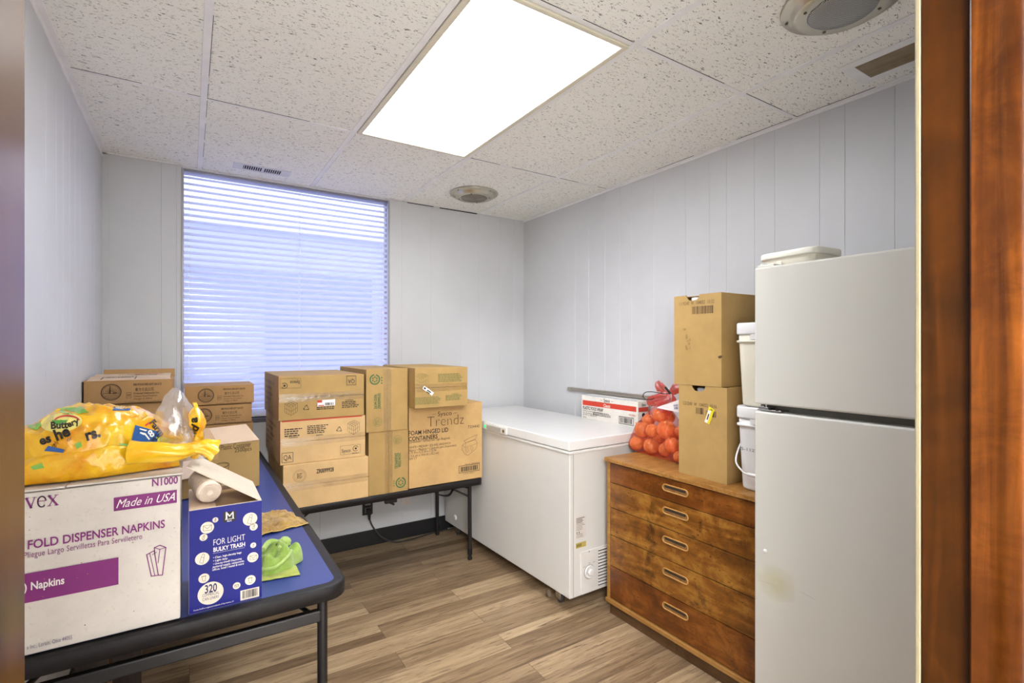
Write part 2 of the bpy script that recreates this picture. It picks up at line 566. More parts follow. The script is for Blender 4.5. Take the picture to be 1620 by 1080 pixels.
mb.box(XL - .6, DX0 - .02, .12, YF, 0, ZC); mb.box(DX1 + .02, XR + .3, .12, YF, 0, ZC); mb.box(DX0 - .02, DX1 + .02, .12, YF, 2.2, ZC)
struct(mb, 'wall_front', WALL)
# window reveal
mb = MB()
t = .10
mb.quad((WX0, YB, WZ0), (WX0, YB + t, WZ0), (WX0, YB + t, WZ1), (WX0, YB, WZ1))
mb.quad((WX1, YB + t, WZ0), (WX1, YB, WZ0), (WX1, YB, WZ1), (WX1, YB + t, WZ1))
mb.quad((WX0, YB, WZ1), (WX0, YB + t, WZ1), (WX1, YB + t, WZ1), (WX1, YB, WZ1))
struct(mb, 'trim_1', plain('window_reveal_paint', rgb(238, 238, 240), .5))
WINF = plain('window_frame_paint', rgb(170, 168, 174), .4, .3)
mb = MB()
mb.box(WX0, WX0 + .012, YB - .006, YB + .01, WZ0, WZ1, .002); mb.box(WX1 - .012, WX1, YB - .006, YB + .01, WZ0, WZ1, .002)
mb.box(WX0, WX1, YB + .06, YB + .10, WZ1 - .012, WZ1, .003); mb.box(WX0, WX1, YB + .06, YB + .10, WZ0, WZ0 + .035, .003)
mb.box(WX0, WX0 + .008, YB + .06, YB + .10, WZ0, WZ1, .003); mb.box(WX1 - .008, WX1, YB + .06, YB + .10, WZ0, WZ1, .003)
win = struct(mb, 'window_1', WINF)
mb = MB(); mb.box(WX0 - .01, WX1 + .01, YB - .03, YB + .10, WZ0 - .025, WZ0, .004); mb.build('window_sill', plain('dark_sill', rgb(66, 64, 78), .35), win)
N = Nodes('window_glass')
tr = N.n('ShaderNodeBsdfTransparent'); tr.inputs[0].default_value = (.95, .97, 1, 1)
gs = N.n('ShaderNodeBsdfGlossy'); gs.inputs['Roughness'].default_value = .02
ms = N.n('ShaderNodeMixShader'); ms.inputs[0].default_value = .05
N.l(tr.outputs[0], ms.inputs[1]); N.l(gs.outputs[0], ms.inputs[2]); N.l(ms.outputs[0], N.out.inputs['Surface'])
mb = MB(); mb.box(WX0 + .004, WX1 - .004, YB + .078, YB + .083, WZ0 + .02, WZ1 - .006); mb.build('window_pane', N.m, win)

# baseboards and wall angles
mb = MB(); mb.box(XL + .001, XR - .001, YB - .010, YB - .001, 0, .105, .003); struct(mb, 'baseboard_back', BLACKV)
mb = MB(); mb.box(XL + .001, XL + .010, YF, YB - .011, 0, .105, .003); struct(mb, 'baseboard_left', BLACKV)
mb = MB(); mb.box(XR - .010, XR - .001, YF, YB - .011, 0, .105, .003); struct(mb, 'baseboard_right', BLACKV)
GX = [.05, .66, 1.27, 1.88]; GY = [1.215, 2.435]
mb = MB()
for x in GX: mb.box(x - .012, x + .012, YF, YB, ZC - .004, ZC + .002, .001)
for y in GY:
    xs = [XL] + GX + [XR]
    for a, b in zip(xs, xs[1:]): mb.box(a + .012, b - .012, y - .009, y + .009, ZC - .003, ZC + .002, .001)
struct(mb, 'trim_2', GRIDM)
mb = MB()
mb.box(XL, XL + .022, YF, YB, ZC - .004, ZC, .001); mb.box(XL, XL + .003, YF, YB, ZC - .022, ZC)
mb.box(XR - .016, XR, YF, YB, ZC - .004, ZC, .001); mb.box(XR - .003, XR, YF, YB, ZC - .016, ZC)
mb.box(XL, WX0, YB - .018, YB, ZC - .004, ZC, .001); mb.box(WX1, XR, YB - .018, YB, ZC - .004, ZC, .001)
struct(mb, 'trim_3', GRIDM)
# dark slits where tiles have dropped at the back wall
mb = MB()
mb.box(1.55, 1.86, YB - .006, YB - .001, ZC - .010, ZC - .004); mb.box(1.30, 1.50, YB - .006, YB - .001, ZC - .008, ZC - .004)
struct(mb, 'trim_4', SLATE)

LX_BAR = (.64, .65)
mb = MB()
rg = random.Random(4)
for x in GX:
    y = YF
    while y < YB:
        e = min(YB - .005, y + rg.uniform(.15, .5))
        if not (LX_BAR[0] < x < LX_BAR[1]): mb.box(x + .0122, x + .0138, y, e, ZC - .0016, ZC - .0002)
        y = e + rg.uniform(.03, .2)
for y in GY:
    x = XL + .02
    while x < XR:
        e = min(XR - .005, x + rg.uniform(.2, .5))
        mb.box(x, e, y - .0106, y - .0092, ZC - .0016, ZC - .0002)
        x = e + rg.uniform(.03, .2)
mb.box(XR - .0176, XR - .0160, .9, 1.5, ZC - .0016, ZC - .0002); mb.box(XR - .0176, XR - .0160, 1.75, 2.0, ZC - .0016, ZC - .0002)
struct(mb, 'trim_5', SLATE)  # thin dark strips painted in as shadow lines beside the ceiling bars

# door frame around the camera
mb = MB(); mb.box(DX0 - .02, DX0, -.05, YF, 0, 2.2, .002)
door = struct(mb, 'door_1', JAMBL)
mb = MB(); mb.box(DX1, DX1 + .02, .06, .2647, 0, 2.2, .0015)
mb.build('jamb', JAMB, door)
mb = MB()

prof = [(.2135, 0), (.2135, .010), (.2115, .012), (.200, .0125), (.190, .0135), (.184, .017), (.178, .0195), (.171, .0205), (.162, .019), (.156, .015), (.150, .0125), (.06, .0125), (.06, 0)]
npf = len(prof)
mb.add([Vector((DX1 - b, a, 0)) for a, b in prof] + [Vector((DX1 - b, a, 2.2)) for a, b in prof], [[i, i + 1, npf + i + 1, npf + i] for i in range(2, npf - 2)], True)
mb.add([Vector((DX1 - b, a, 0)) for a, b in prof] + [Vector((DX1 - b, a, 2.2)) for a, b in prof], [[i, i + 1, npf + i + 1, npf + i] for i in (0, 1, npf - 2)] + [list(range(npf))[::-1], [npf + i for i in range(npf)]])
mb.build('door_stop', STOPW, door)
mb = MB(); mb.box(DX1 + .0005, DX1 + .02, .2648, YF, 0, 2.2, .002); mb.build('painted_edge', plain('ivory_edge_paint', rgb(128, 118, 92), .5), door)
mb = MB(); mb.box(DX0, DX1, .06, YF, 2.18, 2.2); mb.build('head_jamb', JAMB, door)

# hall behind the camera
HALLP = plain('hall_paint', rgb(240, 239, 236), .6)
mb = MB()
mb.quad((-1, -1.7, 0), (2.6, -1.7, 0), (2.6, -1.7, 2.5), (-1, -1.7, 2.5))
mb.quad((-1, .12, 0), (-1, -1.7, 0), (-1, -1.7, 2.5), (-1, .12, 2.5)); mb.quad((2.6, -1.7, 0), (2.6, .12, 0), (2.6, .12, 2.5), (2.6, -1.7, 2.5))
struct(mb, 'wall_hall', HALLP)
mb = MB(); mb.box(-1.02, 2.62, -1.72, .10, -.04, 0); struct(mb, 'floor_hall', plain('hall_bounce_floor', rgb(240, 239, 236), .4))  # unseen floor made pale to bounce the fill up to the room ceiling
mb = MB(); mb.box(-1, 2.6, -1.7, .12, 2.5, 2.53); struct(mb, 'ceiling_hall', HALLP)
la = bpy.data.lights.new('hall_fill_light', 'AREA'); la.shape = 'RECTANGLE'; la.size = 1.2; la.size_y = .6; la.energy = HALL_FILL_WATTS; la.color = (.97, .98, 1)
lo = bpy.data.objects.new('hall_fill_light', la); COL.objects.link(lo); lo.location = (-.50, -1.22, 2.44)  # area light added as fill through the doorway, no known hall fixture
tag(lo, 'unseen fill light added in the hall behind the doorway', 'fill light')

# outside
mb = MB(); mb.box(-14, 18, YB + .2, 30, -.35, -.25); struct(mb, 'ground', plain('pale_asphalt', rgb(226, 226, 232), .9))
bl = thing('building', 'pale lavender building seen hazily through the closed blind', 'building', (1, 9, -.25))
OUTW = plain('pale_render', rgb(206, 212, 244), .8, vscale=1.2)
mb = MB(); mb.box(-8, 10, 9, 12, -.25, 3.3); mb.build('facade', OUTW, bl)
mb = MB(); mb.box(-.25, 2.75, 8.93, 9, -.25, 2.55, .02); mb.build('garage_door', plain('blue_grey_door', rgb(178, 187, 234), .7), bl)
mb = MB(); mb.box(2.95, 3.7, 8.93, 9, 1.35, 2.05, .01); mb.build('sign', plain('pink_sign', rgb(248, 214, 236), .7), bl)
mb = MB(); mb.box(-8, 10, 8.9, 9, 3.2, 3.36); mb.build('eaves', plain('white_eaves', rgb(236, 238, 248), .7), bl)

# ------------------------------------------------------------------ blind
SLATM = Nodes('blind_slat_vinyl')
df = SLATM.n('ShaderNodeBsdfDiffuse'); df.inputs[0].default_value = (.86, .87, .93, 1)
tl = SLATM.n('ShaderNodeBsdfTranslucent'); tl.inputs[0].default_value = (.84, .87, .97, 1)
mx = SLATM.n('ShaderNodeMixShader'); mx.inputs[0].default_value = .72
SLATM.l(df.outputs[0], mx.inputs[1]); SLATM.l(tl.outputs[0], mx.inputs[2]); SLATM.l(mx.outputs[0], SLATM.out.inputs['Surface'])
SLATM = SLATM.m
bd = thing('window_blind', 'white horizontal slat blind lowered over the bright window', 'blind', ((WX0 + WX1) / 2, YB + .035, WZ0))
mb = MB(); mb.box(WX0 + .003, WX1 - .003, YB + .012, YB + .050, WZ1 - .016, WZ1 - .001, .003); mb.build('head_rail', plain('head_rail_metal', rgb(150, 150, 164), .35, .5), bd)
mb = MB()
pitch, sw, tilt = .036, .0455, R(32)
z = WZ0 + .035
while z < WZ1 - .024:
    def sl(u, v, z=z):
        q = (v - .5) * sw
        crown = .0025 * (1 - (2 * v - 1) ** 2)
        sag = .0006 * math.sin(u * 9 + z * 40)
        return Vector((WX0 + .003 + u * (WX1 - WX0 - .006), YB + .035 + q * math.cos(tilt), z + q * math.sin(tilt) + crown + sag))
    mb.grid(sl, 14, 5)
    z += pitch
mb.build('slats', SLATM, bd)
mb = MB(); mb.box(WX0 + .010, WX1 - .010, YB + .02, YB + .05, WZ0 + .004, WZ0 + .022, .004); mb.build('bottom_rail', plain('blind_rail', rgb(232, 234, 242), .35), bd)
for fx in (.03, .52, .965):
    mb = MB(); x = WX0 + fx * (WX1 - WX0)
    mb.box(x - .001, x + .001, YB + .010, YB + .011, WZ0 + .02, WZ1 - .03); mb.box(x - .001, x + .001, YB + .060, YB + .061, WZ0 + .02, WZ1 - .03)
    zz = WZ0 + .03
    while zz < WZ1 - .05:
        mb.box(x - .002, x + .002, YB + .009, YB + .012, zz - .003, zz + .003); zz += pitch
    mb.build('ladder_cord', PAPER, bd)

# ------------------------------------------------------------------ ceiling fittings
cl = thing('ceiling_light', 'large bright white rectangular light panel in the ceiling', 'ceiling light', (.966, 1.825, ZC))
LX0, LX1, LY0, LY1 = .674, 1.258, 1.226, 2.424
mb = MB()
for b in ((LX0, LX0 + .022, LY0, LY1), (LX1 - .022, LX1, LY0, LY1), (LX0 + .022, LX1 - .022, LY0, LY0 + .018), (LX0 + .022, LX1 - .022, LY1 - .018, LY1)):
    mb.box(*b, ZC - .010, ZC - .001, .002)
mb.build('light_frame', plain('cream_light_frame', rgb(222, 214, 192), .45), cl)
N = Nodes('lit_diffuser')
N.set(Base_Color=(.9, .9, .9, 1), Emission_Color=(.925, .96, 1, 1), Emission_Strength=PANEL_EMIT, Roughness=.4)
mb = MB(); mb.box(LX0 + .020, LX1 - .020, LY0 + .016, LY1 - .016, ZC - .007, ZC - .002); mb.build('diffuser', N.m, cl)

PERF = Nodes('perforated_grille')
vo = PERF.n('ShaderNodeTexVoronoi', voronoi_dimensions='2D'); vo.inputs['Scale'].default_value = 230; vo.inputs['Randomness'].default_value = .0
PERF.l(PERF.coords(rot=(0, 0, .4)), vo.inputs['Vector'])
PERF.color(PERF.ramp(vo.outputs['Distance'], [(.34, rgb(52, 52, 56)), (.42, rgb(190, 188, 182))])); PERF.set(Roughness=.4, Metallic=.4)
PERF = PERF.m
CONE = plain('fine_ring_grille', rgb(158, 150, 136), .35, .8)
SPK = plain('satin_ceiling_metal', rgb(196, 190, 172), .28, .85)
def speaker(label, x, y, grille):
    t = thing('ceiling_speaker', label, 'speaker', (x, y, ZC), 0, 'round ceiling speakers')
    M = Matrix.Translation((x, y, ZC)) @ Matrix.Scale(-1, 4, (0, 0, 1))
    mb = MB(); mb.lathe([(.158, 0.0005), (.162, .006), (.158, .011), (.136, .013), (.131, .016), (.126, .030), (.118, .034), (.090, .034)], M, 64)
    mb.build('rim', SPK, t)
    mb = MB(); pr = [(.092, .033), (.090, .037), (.075, .037)]
    if grille is CONE:
        pr = [(.088, .034)]
        for k in range(10): pr += [(.084 - k * .008, .038 + k * .0006), (.080 - k * .008, .035 + k * .0006)]
    else: pr = [(.090, .034), (.086, .038), (.05, .041), (.003, .042)]
    mb.lathe(pr, M, 64); mb.build('grille', grille, t)
    for rr, zz, ph in ((.147, .0135, .3), (.103, .0355, .9)):
        for k in range(4):
            a = ph + k * math.pi / 2
            mb = MB(); mb.lathe([(.0045, 0), (.0045, .002), (.002, .003)], M @ Matrix.Translation((rr * math.cos(a), rr * math.sin(a), zz - .001)), 12)
            mb.build('screw', plain('dull_screw', rgb(96, 90, 78), .4, .7), t)
    return t
speaker('round metal ceiling speaker over the far right corner by the window', 1.604, 2.975, CONE)
speaker('round metal ceiling speaker with perforated grille nearest the doorway', 1.618, .725, PERF)

cv = thing('ceiling_register', 'small white slotted air register in the ceiling by the window', 'vent', (.357, 3.237, ZC))
VW = plain('register_enamel', rgb(222, 220, 220), .4)
mb = MB()
x0, x1, y0, y1 = .208, .506, 3.185, 3.292
mb.box(x0, x0 + .05, y0, y1, ZC - .003, ZC - .0005, .001); mb.box(x1 - .05, x1, y0, y1, ZC - .003, ZC - .0005, .001)
mb.box(x0 + .05, x1 - .05, y0, y0 + .018, ZC - .003, ZC - .0005, .001); mb.box(x0 + .05, x1 - .05, y1 - .018, y1, ZC - .003, ZC - .0005, .001); mb.box(.352, .362, y0 + .018, y1 - .018, ZC - .003, ZC - .0005)
mb.build('register_frame', VW, cv)
mb = MB(); mb.box(x0 + .05, x1 - .05, y0 + .02, y1 - .02, ZC - .0014, ZC - .0004); mb.build('duct_opening', SLATE, cv)
mb = MB()
for k in range(18):
    x = x0 + .054 + k * .0112
    mb.box(x, x + .0034, y0 + .016, y1 - .016, ZC - .0035, ZC - .0016)
mb.build('louvres', VW, cv)

cr = thing('ceiling_vent', 'brown recessed rectangular vent in the ceiling beside the right wall', 'vent', (2.112, .70, ZC))
mb = MB()
x0, x1, y0, y1 = 2.047, 2.178, .50, .876
mb.box(x0 - .04, x0, y0 - .04, y1 + .04, ZC - .004, ZC - .0005, .001); mb.box(x1, x1 + .03, y0 - .04, y1 + .04, ZC - .004, ZC - .0005, .001)
mb.box(x0, x1, y0 - .04, y0, ZC - .004, ZC - .0005); mb.box(x0, x1, y1, y1 + .04, ZC - .004, ZC - .0005)
mb.build('vent_frame', GRIDM, cr)
mb = MB()
mb.box(x0, x1, y0, y1, ZC - .0015, ZC - .0003)
for k in range(22):
    x = x0 + .004 + k * .0058
    mb.box(x, x + .0022, y0, y1, ZC - .0035, ZC - .001)
mb.build('vent_grille', mat_wood('brown_vent_wood', rgb(140, 122, 98), rgb(164, 148, 122), rgb(180, 164, 138), (60, 3, 20), .6), cr)

# wall fittings
o1 = thing('wall_outlet', 'dark outlet plate low on the back wall with a plug in it', 'outlet', (1.017, YB, .27))
mb = MB(); mb.box(.982, 1.052, YB - .009, YB - .001, .212, .330, .003); mb.build('cover_plate', plain('black_plate', rgb(36, 34, 36), .4), o1)
mb = MB(); mb.box(.998, 1.036, YB - .013, YB - .008, .226, .262, .004); mb.box(.998, 1.036, YB - .013, YB - .008, .278, .316, .004); mb.build('socket', plain('grey_socket', rgb(150, 148, 146), .35, .3), o1)
o2 = thing('wall_plate', 'blank white wall plate low on the back wall under the table', 'wall plate', (1.29, YB, .29))
mb = MB(); mb.box(1.252, 1.325, YB - .007, YB - .001, .235, .352, .003); mb.build('plate', plain('ivory_plate', rgb(218, 208, 202), .4), o2)
for zz in (.262, .325):
    mb = MB(); mb.lathe([(.003, 0), (.003, .0015), (.001, .002)], Matrix.Translation((1.288, YB - .007, zz)) @ Matrix.Rotation(R(90), 4, 'X'), 10); mb.build('screw', ALU, o2)
pc = thing('power_cord', 'black power cord drooping from the outlet along the floor', 'cord', (1.017, YB - .03, .2))
mb = MB()
pp = [(1.017, YB - .04, .225), (1.02, YB - .045, .19), (1.045, YB - .05, .13), (1.10, YB - .06, .06), (1.18, YB - .075, .016), (1.28, YB - .07, .006), (1.40, YB - .05, .006), (1.52, YB - .035, .006), (1.62, YB - .03, .006), (1.76, YB - .03, .006)]
def smooth(pts, n=6):
    P = [Vector(p) for p in pts]; out = []
    for i in range(len(P) - 1):
        a = P[max(i - 1, 0)]; b = P[i]; c = P[i + 1]; d = P[min(i + 2, len(P) - 1)]
        for k in range(n):
            t = k / n
            out.append(.5 * ((2 * b) + (c - a) * t + (2 * a - 5 * b + 4 * c - d) * t * t + (3 * b - a - 3 * c + d) * t ** 3))
    out.append(P[-1]); return out
mb.tube(smooth(pp), .0052, 8); mb.build('cable', plain('grey_black_cable', rgb(62, 58, 58), .5), pc)
mb = MB(); mb.box(1.001, 1.033, YB - .055, YB - .013, .222, .262, .007); mb.tube([(1.017, YB - .042, .226), (1.018, YB - .045, .190)], [.011, .007], 10); mb.build('plug', plain('black_plug', rgb(34, 32, 34), .45), pc)
rail = thing('wall_rail', 'thin metal strip fixed along the right wall above the freezer', 'rail', (XR, 2.46, 1.05))
mb = MB(); mb.box(XR - .012, XR - .001, 2.06, 2.83, 1.040, 1.062, .002); mb.box(XR - .018, XR - .010, 2.06, 2.83, 1.040, 1.045, .001); mb.build('strip', ALU, rail)
for y in (2.12, 2.45, 2.78):
    mb = MB(); mb.lathe([(.004, 0), (.004, .002), (.002, .003)], Matrix.Translation((XR - .012, y, 1.053)) @ Matrix.Rotation(R(-90), 4, 'Y'), 10); mb.build('screw', CHROME, rail)

# ------------------------------------------------------------------ folding tables
LAM = plain('navy_table_laminate', rgb(42, 58, 126), .36, vary=.10, vscale=5, spec=.55)
LAMB = plain('black_table_laminate', rgb(44, 44, 56), .4, spec=.5)
RIMM = plain('black_plastic_edge', rgb(30, 27, 28), .5, vary=.2, vscale=60, spec=.3)
def rounded_rect(x0, x1, y0, y1, r, n=6):
    pts = []
    for cx, cy, a0 in ((x1 - r, y1 - r, 0), (x0 + r, y1 - r, 90), (x0 + r, y0 + r, 180), (x1 - r, y0 + r, 270)):
        for k in range(n + 1):
            a = R(a0 + 90 * k / n)
            pts.append((cx + r * math.cos(a), cy + r * math.sin(a)))
    return pts
def rim(mb, x0, x1, y0, y1, r, z0, z1, wall=.012):
    """skirt with a rolled top edge around a table top"""
    prof = [(wall, z0), (0, z0 + .002), (-.001, z1 - .006), (.001, z1 - .002), (.005, z1), (.016, z1 - .0002), (wall + .019, z1 - .0006)]
    rings = [[Vector((px, py, zz)) for px, py in rounded_rect(x0 + ins, x1 - ins, y0 + ins, y1 - ins, max(r - ins, .004))] for ins, zz in prof]
    n = len(rings[0])
    vs = [p for rg in rings for p in rg]
    fs = []
    for i in range(len(rings) - 1):
        for k in range(n):
            fs.append([i * n + k, i * n + (k + 1) % n, (i + 1) * n + (k + 1) % n, (i + 1) * n + k])
    mb.add(vs, fs, True)
    mb.add([Vector((px, py, z0 + .012)) for px, py in rounded_rect(x0 + .006, x1 - .006, y0 + .006, y1 - .006, max(r - .006, .004))], [list(range(n))[::-1]])
    return mb
def top_sheet(mb, x0, x1, y0, y1, r, z):
    a = rounded_rect(x0 + .027, x1 - .027, y0 + .027, y1 - .027, max(r - .027, .004))
    n = len(a)
    mb.add([Vector((px, py, z)) for px, py in a] + [Vector((px, py, z - .004)) for px, py in a],
           [list(range(n)), [n + k for k in range(n)][::-1]] + [[k, n + k, n + (k + 1) % n, (k + 1) % n] for k in range(n)])
    return mb

T1Z, T2Z = .74, .525
AX0, AX1, AY0, AY1 = XL + .012, .352, 1.338, 3.33
t1 = thing('folding_table', 'long folding table with a blue top and black edge along the left wall', 'table', ((AX0 + AX1) / 2, (AY0 + AY1) / 2, 0))
rim(MB(), AX0, AX1, AY0, AY1, .055, T1Z - .038, T1Z).build('edge_skirt', RIMM, t1)
top_sheet(MB(), AX0, AX1, AY0, AY1, .055, T1Z - .0005).build('tabletop', LAM, t1)
for yy, sgn in ((AY0 + .105, 1), (AY1 - .12, -1)):
    for xx in (AX1 - .045, AX0 + .045):
        mb = MB(); mb.tube([(xx, yy, T1Z - .03), (xx, yy, .03)], .0135, 12)
        lg = mb.build('leg', DKMETAL, t1)
        mb = MB(); mb.lathe([(.014, 0), (.018, .004), (.018, .03), (.015, .04)], Matrix.Translation((xx, yy, 0)), 14); mb.build('foot_cap', RIMM, lg)
        mb = MB(); mb.tube(smooth([(xx, yy, .585), (xx * .96, yy + sgn * .035, .60), (xx * .72, yy + sgn * .12, .655), (xx * .65, yy + sgn * .15, T1Z - .045)], 4), .0065, 8); mb.build('brace', DKMETAL, t1)
    mb = MB(); mb.box(AX0 + .045, AX1 - .045, yy - .010, yy + .010, .606, .638, .004); mb.build('crossbar', DKMETAL, t1)

BX0, BX1, BY0, BY1 = .372, 1.553, 2.762, 3.385
t2 = thing('folding_table', 'low black folding table under the window stacked with cardboard cartons', 'table', ((BX0 + BX1) / 2, (BY0 + BY1) / 2, 0))
rim(MB(), BX0, BX1, BY0, BY1, .03, T2Z - .040, T2Z).build('edge_skirt', RIMM, t2)
top_sheet(MB(), BX0, BX1, BY0, BY1, .03, T2Z - .0005).build('tabletop', LAMB, t2)
for xx, sg in ((1.497, -1), (BX0 + .06, 1)):
    for yy in (BY0 + .075, BY1 - .05):
        mb = MB(); mb.tube([(xx, yy, T2Z - .03), (xx + .002, yy, .05)], .0125, 12)
        lg = mb.build('leg', DKMETAL, t2)
        mb = MB(); mb.lathe([(.009, 0), (.0145, .004), (.0145, .016), (.010, .022), (.010, .03), (.0145, .034), (.0145, .07), (.013, .074)], Matrix.Translation((xx + .002, yy, 0)), 14); mb.build('foot_cap', RIMM, lg)
        mb = MB(); mb.tube([(xx, yy, .40), (xx + sg * .15, yy + (.05 if yy < 3 else -.05), T2Z - .045)], .006, 8); mb.build('brace', DKMETAL, t2)
        if sg < 0 and yy < 3:
            mb = MB(); mb.tube([(xx, yy, .455), (xx + sg * .14, yy + .10, T2Z - .04)], .006, 8); mb.build('brace', DKMETAL, t2)
    mb = MB(); mb.tube([(xx, BY0 + .075, T2Z - .05), (xx, BY1 - .05, T2Z - .05)], .009, 10); mb.build('crossbar', DKMETAL, t2)
mb = MB()
hp = [(1.235, 2.80, T2Z - .038), (1.245, 2.80, T2Z - .052), (1.275, 2.80, T2Z - .07), (1.32, 2.80, T2Z - .082), (1.345, 2.80, T2Z - .075), (1.36, 2.80, T2Z - .055), (1.385, 2.80, T2Z - .038)]
hs = smooth(hp, 5)
for a, b in zip(hs, hs[1:]):
    mb.add([a + Vector((0, -.010, .003)), b + Vector((0, -.010, .003)), b + Vector((0, .012, .003)), a + Vector((0, .012, .003)),
            a + Vector((0, -.010, -.003)), b + Vector((0, -.010, -.003)), b + Vector((0, .012, -.003)), a + Vector((0, .012, -.003))],
           [[0, 1, 2, 3], [7, 6, 5, 4], [0, 4, 5, 1], [3, 2, 6, 7], [0, 3, 7, 4], [1, 5, 6, 2]], False)
mb.build('carry_handle', RIMM, t2)
mb = MB(); mb.box(.93, 1.0, 2.775, 2.80, T2Z - .062, T2Z - .036, .004); mb.tube([(.945, 2.787, T2Z - .05), (.985, 2.787, T2Z - .075)], .006, 8); mb.build('leg_latch', DKMETAL, t2)

# dark boards leaning under the near table
BRD = mat_wood('dark_laminate_board', rgb(34, 26, 22), rgb(52, 40, 33), rgb(70, 56, 46), (50, 50, 2.5), .45)
for label, x0, x1, y, lean in (('dark wood-grain board leaning under the blue table, the one nearer the left wall', -.335, -.245, 2.30, .03), ('dark wood-grain board leaning under the blue table, the one farther from the left wall', -.235, -.150, 2.33, .03)):
    t = thing('wood_board', label, 'board', ((x0 + x1) / 2, y, 0), 0, 'dark boards under the table')
    mb = MB(); mb.slab((x0, y, 0), (x1, y, 0), (x1, y + lean, .60), (x0, y + lean, .60), -.016); mb.build('board', BRD, t)
    mb = MB(); mb.box(x1 - .004, x1 + .001, y - .004, y + .001, 0.0, .59); mb.build('edge_band', plain('golden_edge_band', rgb(150, 112, 58), .4), t)

# ------------------------------------------------------------------ cartons
def carton(label, corner, rot, w, d, h, mat, seam='front', group=None, tape=TAPE, name='cardboard_carton', cat='carton', bulge=.0, tape_edges=True):
    """closed carton; local x along its front, y back, z up.  Returns thing, front face, frame"""
    M = Matrix.Translation(corner) @ Matrix.Rotation(R(rot), 4, 'Z')
    c = M @ Vector((w / 2, d / 2, 0))
    t = thing(name, label, cat, c, R(rot), group)
    mb = MB(); T = .003
    mb.box(T, w - T, T if seam == 'front' else 0, d - T, 0 if seam == 'front' else T, h if seam == 'front' else h - T, .003, 2, M)
    mb.build('carton_body', mat, t)
    def wob(): return random.uniform(-.0012, .0012)
    if seam == 'front':            # lies on its side: flaps meet across the front
        hm = h / 2 + wob()
        for a, b in ((.0005, hm - .0012), (hm + .0012, h - .0005)):
            mb = MB(); mb.box(.0, w, -.0005, T + .0008, a, b, .0012, 1, M); mb.build('flap', mat, t)
        if tape:
            mb = MB(); mb.box(.004, w - .004, -.0010, -.0003, hm - .022, hm + .022, 0, 1, M); mb.build('packing_tape', tape, t)
    elif seam == 'vertical':       # stands on end: flaps meet along an upright line
        wm = w * .5 + wob()
        for a, b in ((.0005, wm - .0012), (wm + .0012, w - .0005)):
            mb = MB(); mb.box(a, b, -.0005, T + .0008, 0, h, .0012, 1, M); mb.build('flap', mat, t)
        if tape:
            mb = MB(); mb.box(wm - .022, wm + .022, -.0010, -.0003, .004, h - .004, 0, 1, M); mb.build('packing_tape', tape, t)
    else:                          # upright: flaps meet across the top
        for a, b in ((0, d / 2 - .0015), (d / 2 + .0015, d)):
            mb = MB(); mb.box(0, w, a, b, h - T - .0008, h, .0012, 1, M); mb.build('flap', mat, t)
        if tape:
            mb = MB(); mb.box(.002, w - .002, d / 2 - .024, d / 2 + .024, h + .0002, h + .0008, 0, 1, M); mb.build('packing_tape', tape, t)
    yf = -.0011 if seam != 'top' else 0
    fc = Face(M @ Vector((0, yf, 0)), M.to_3x3() @ Vector((1, 0, 0)), (0, 0, 1))
    return t, fc, M
def recycle_tri(p, px, py, r):
    u, v = p.face.uv(px, py); k = abs(p.face.uv(px, py - r)[1] - v)
    tri = [(u + k * math.cos(R(90 + 120 * i)), v + k * math.sin(R(90 + 120 * i))) for i in range(3)]
    for i in range(3):
        a, b = Vector(tri[i]), Vector(tri[(i + 1) % 3])
        p.strokeuv([tuple(a.lerp(b, .12)), tuple(a.lerp(b, .8))], .0022)
        q = a.lerp(b, .85); dd = (b - a).normalized(); nn = Vector((-dd.y, dd.x))
        p.polyuv([tuple(q + dd * .004), tuple(q - dd * .003 + nn * .004), tuple(q - dd * .003 - nn * .004)])
def cube_icon(p, pxs, flip=False):
    """wire drawing of a stack of cubes inside pixel box x0,x1,ytop,ybot"""
    x0, x1, yt, yb = pxs
    u0, v0 = p.face.uv(x0, yb); u1 = p.face.uv(x1, yb)[0]; v1 = p.face.uv(x0, yt)[1]
    def q(a, b): return (u0 + (u1 - u0) * ((1 - a) if flip else a), v0 + (v1 - v0) * b)
    w = .0011
    A, B, C, D, E, G, H = (0, .25), (.5, 0), (1, .25), (0, .8), (.5, .55), (1, .8), (.5, 1)
    def mixp(a, b, t): return (a[0] + (b[0] - a[0]) * t, a[1] + (b[1] - a[1]) * t)
    for t in (0, .5, 1):
        p.strokeuv([q(*mixp(A, D, t)), q(*mixp(B, E, t))], w); p.strokeuv([q(*mixp(B, E, t)), q(*mixp(C, G, t))], w)
    for t in (0, .33, .66, 1):
        p.strokeuv([q(*mixp(A, B, t)), q(*mixp(D, E, t))], w); p.strokeuv([q(*mixp(B, C, t)), q(*mixp(E, G, t))], w)
        p.strokeuv([q(*mixp(D, E, t)), q(*mixp(H, G, t))], w); p.strokeuv([q(*mixp(D, H, t)), q(*mixp(E, G, t))], w)

G_STACK = 'food container cartons stacked on the low table'
SX0, SYF = .386, 2.775
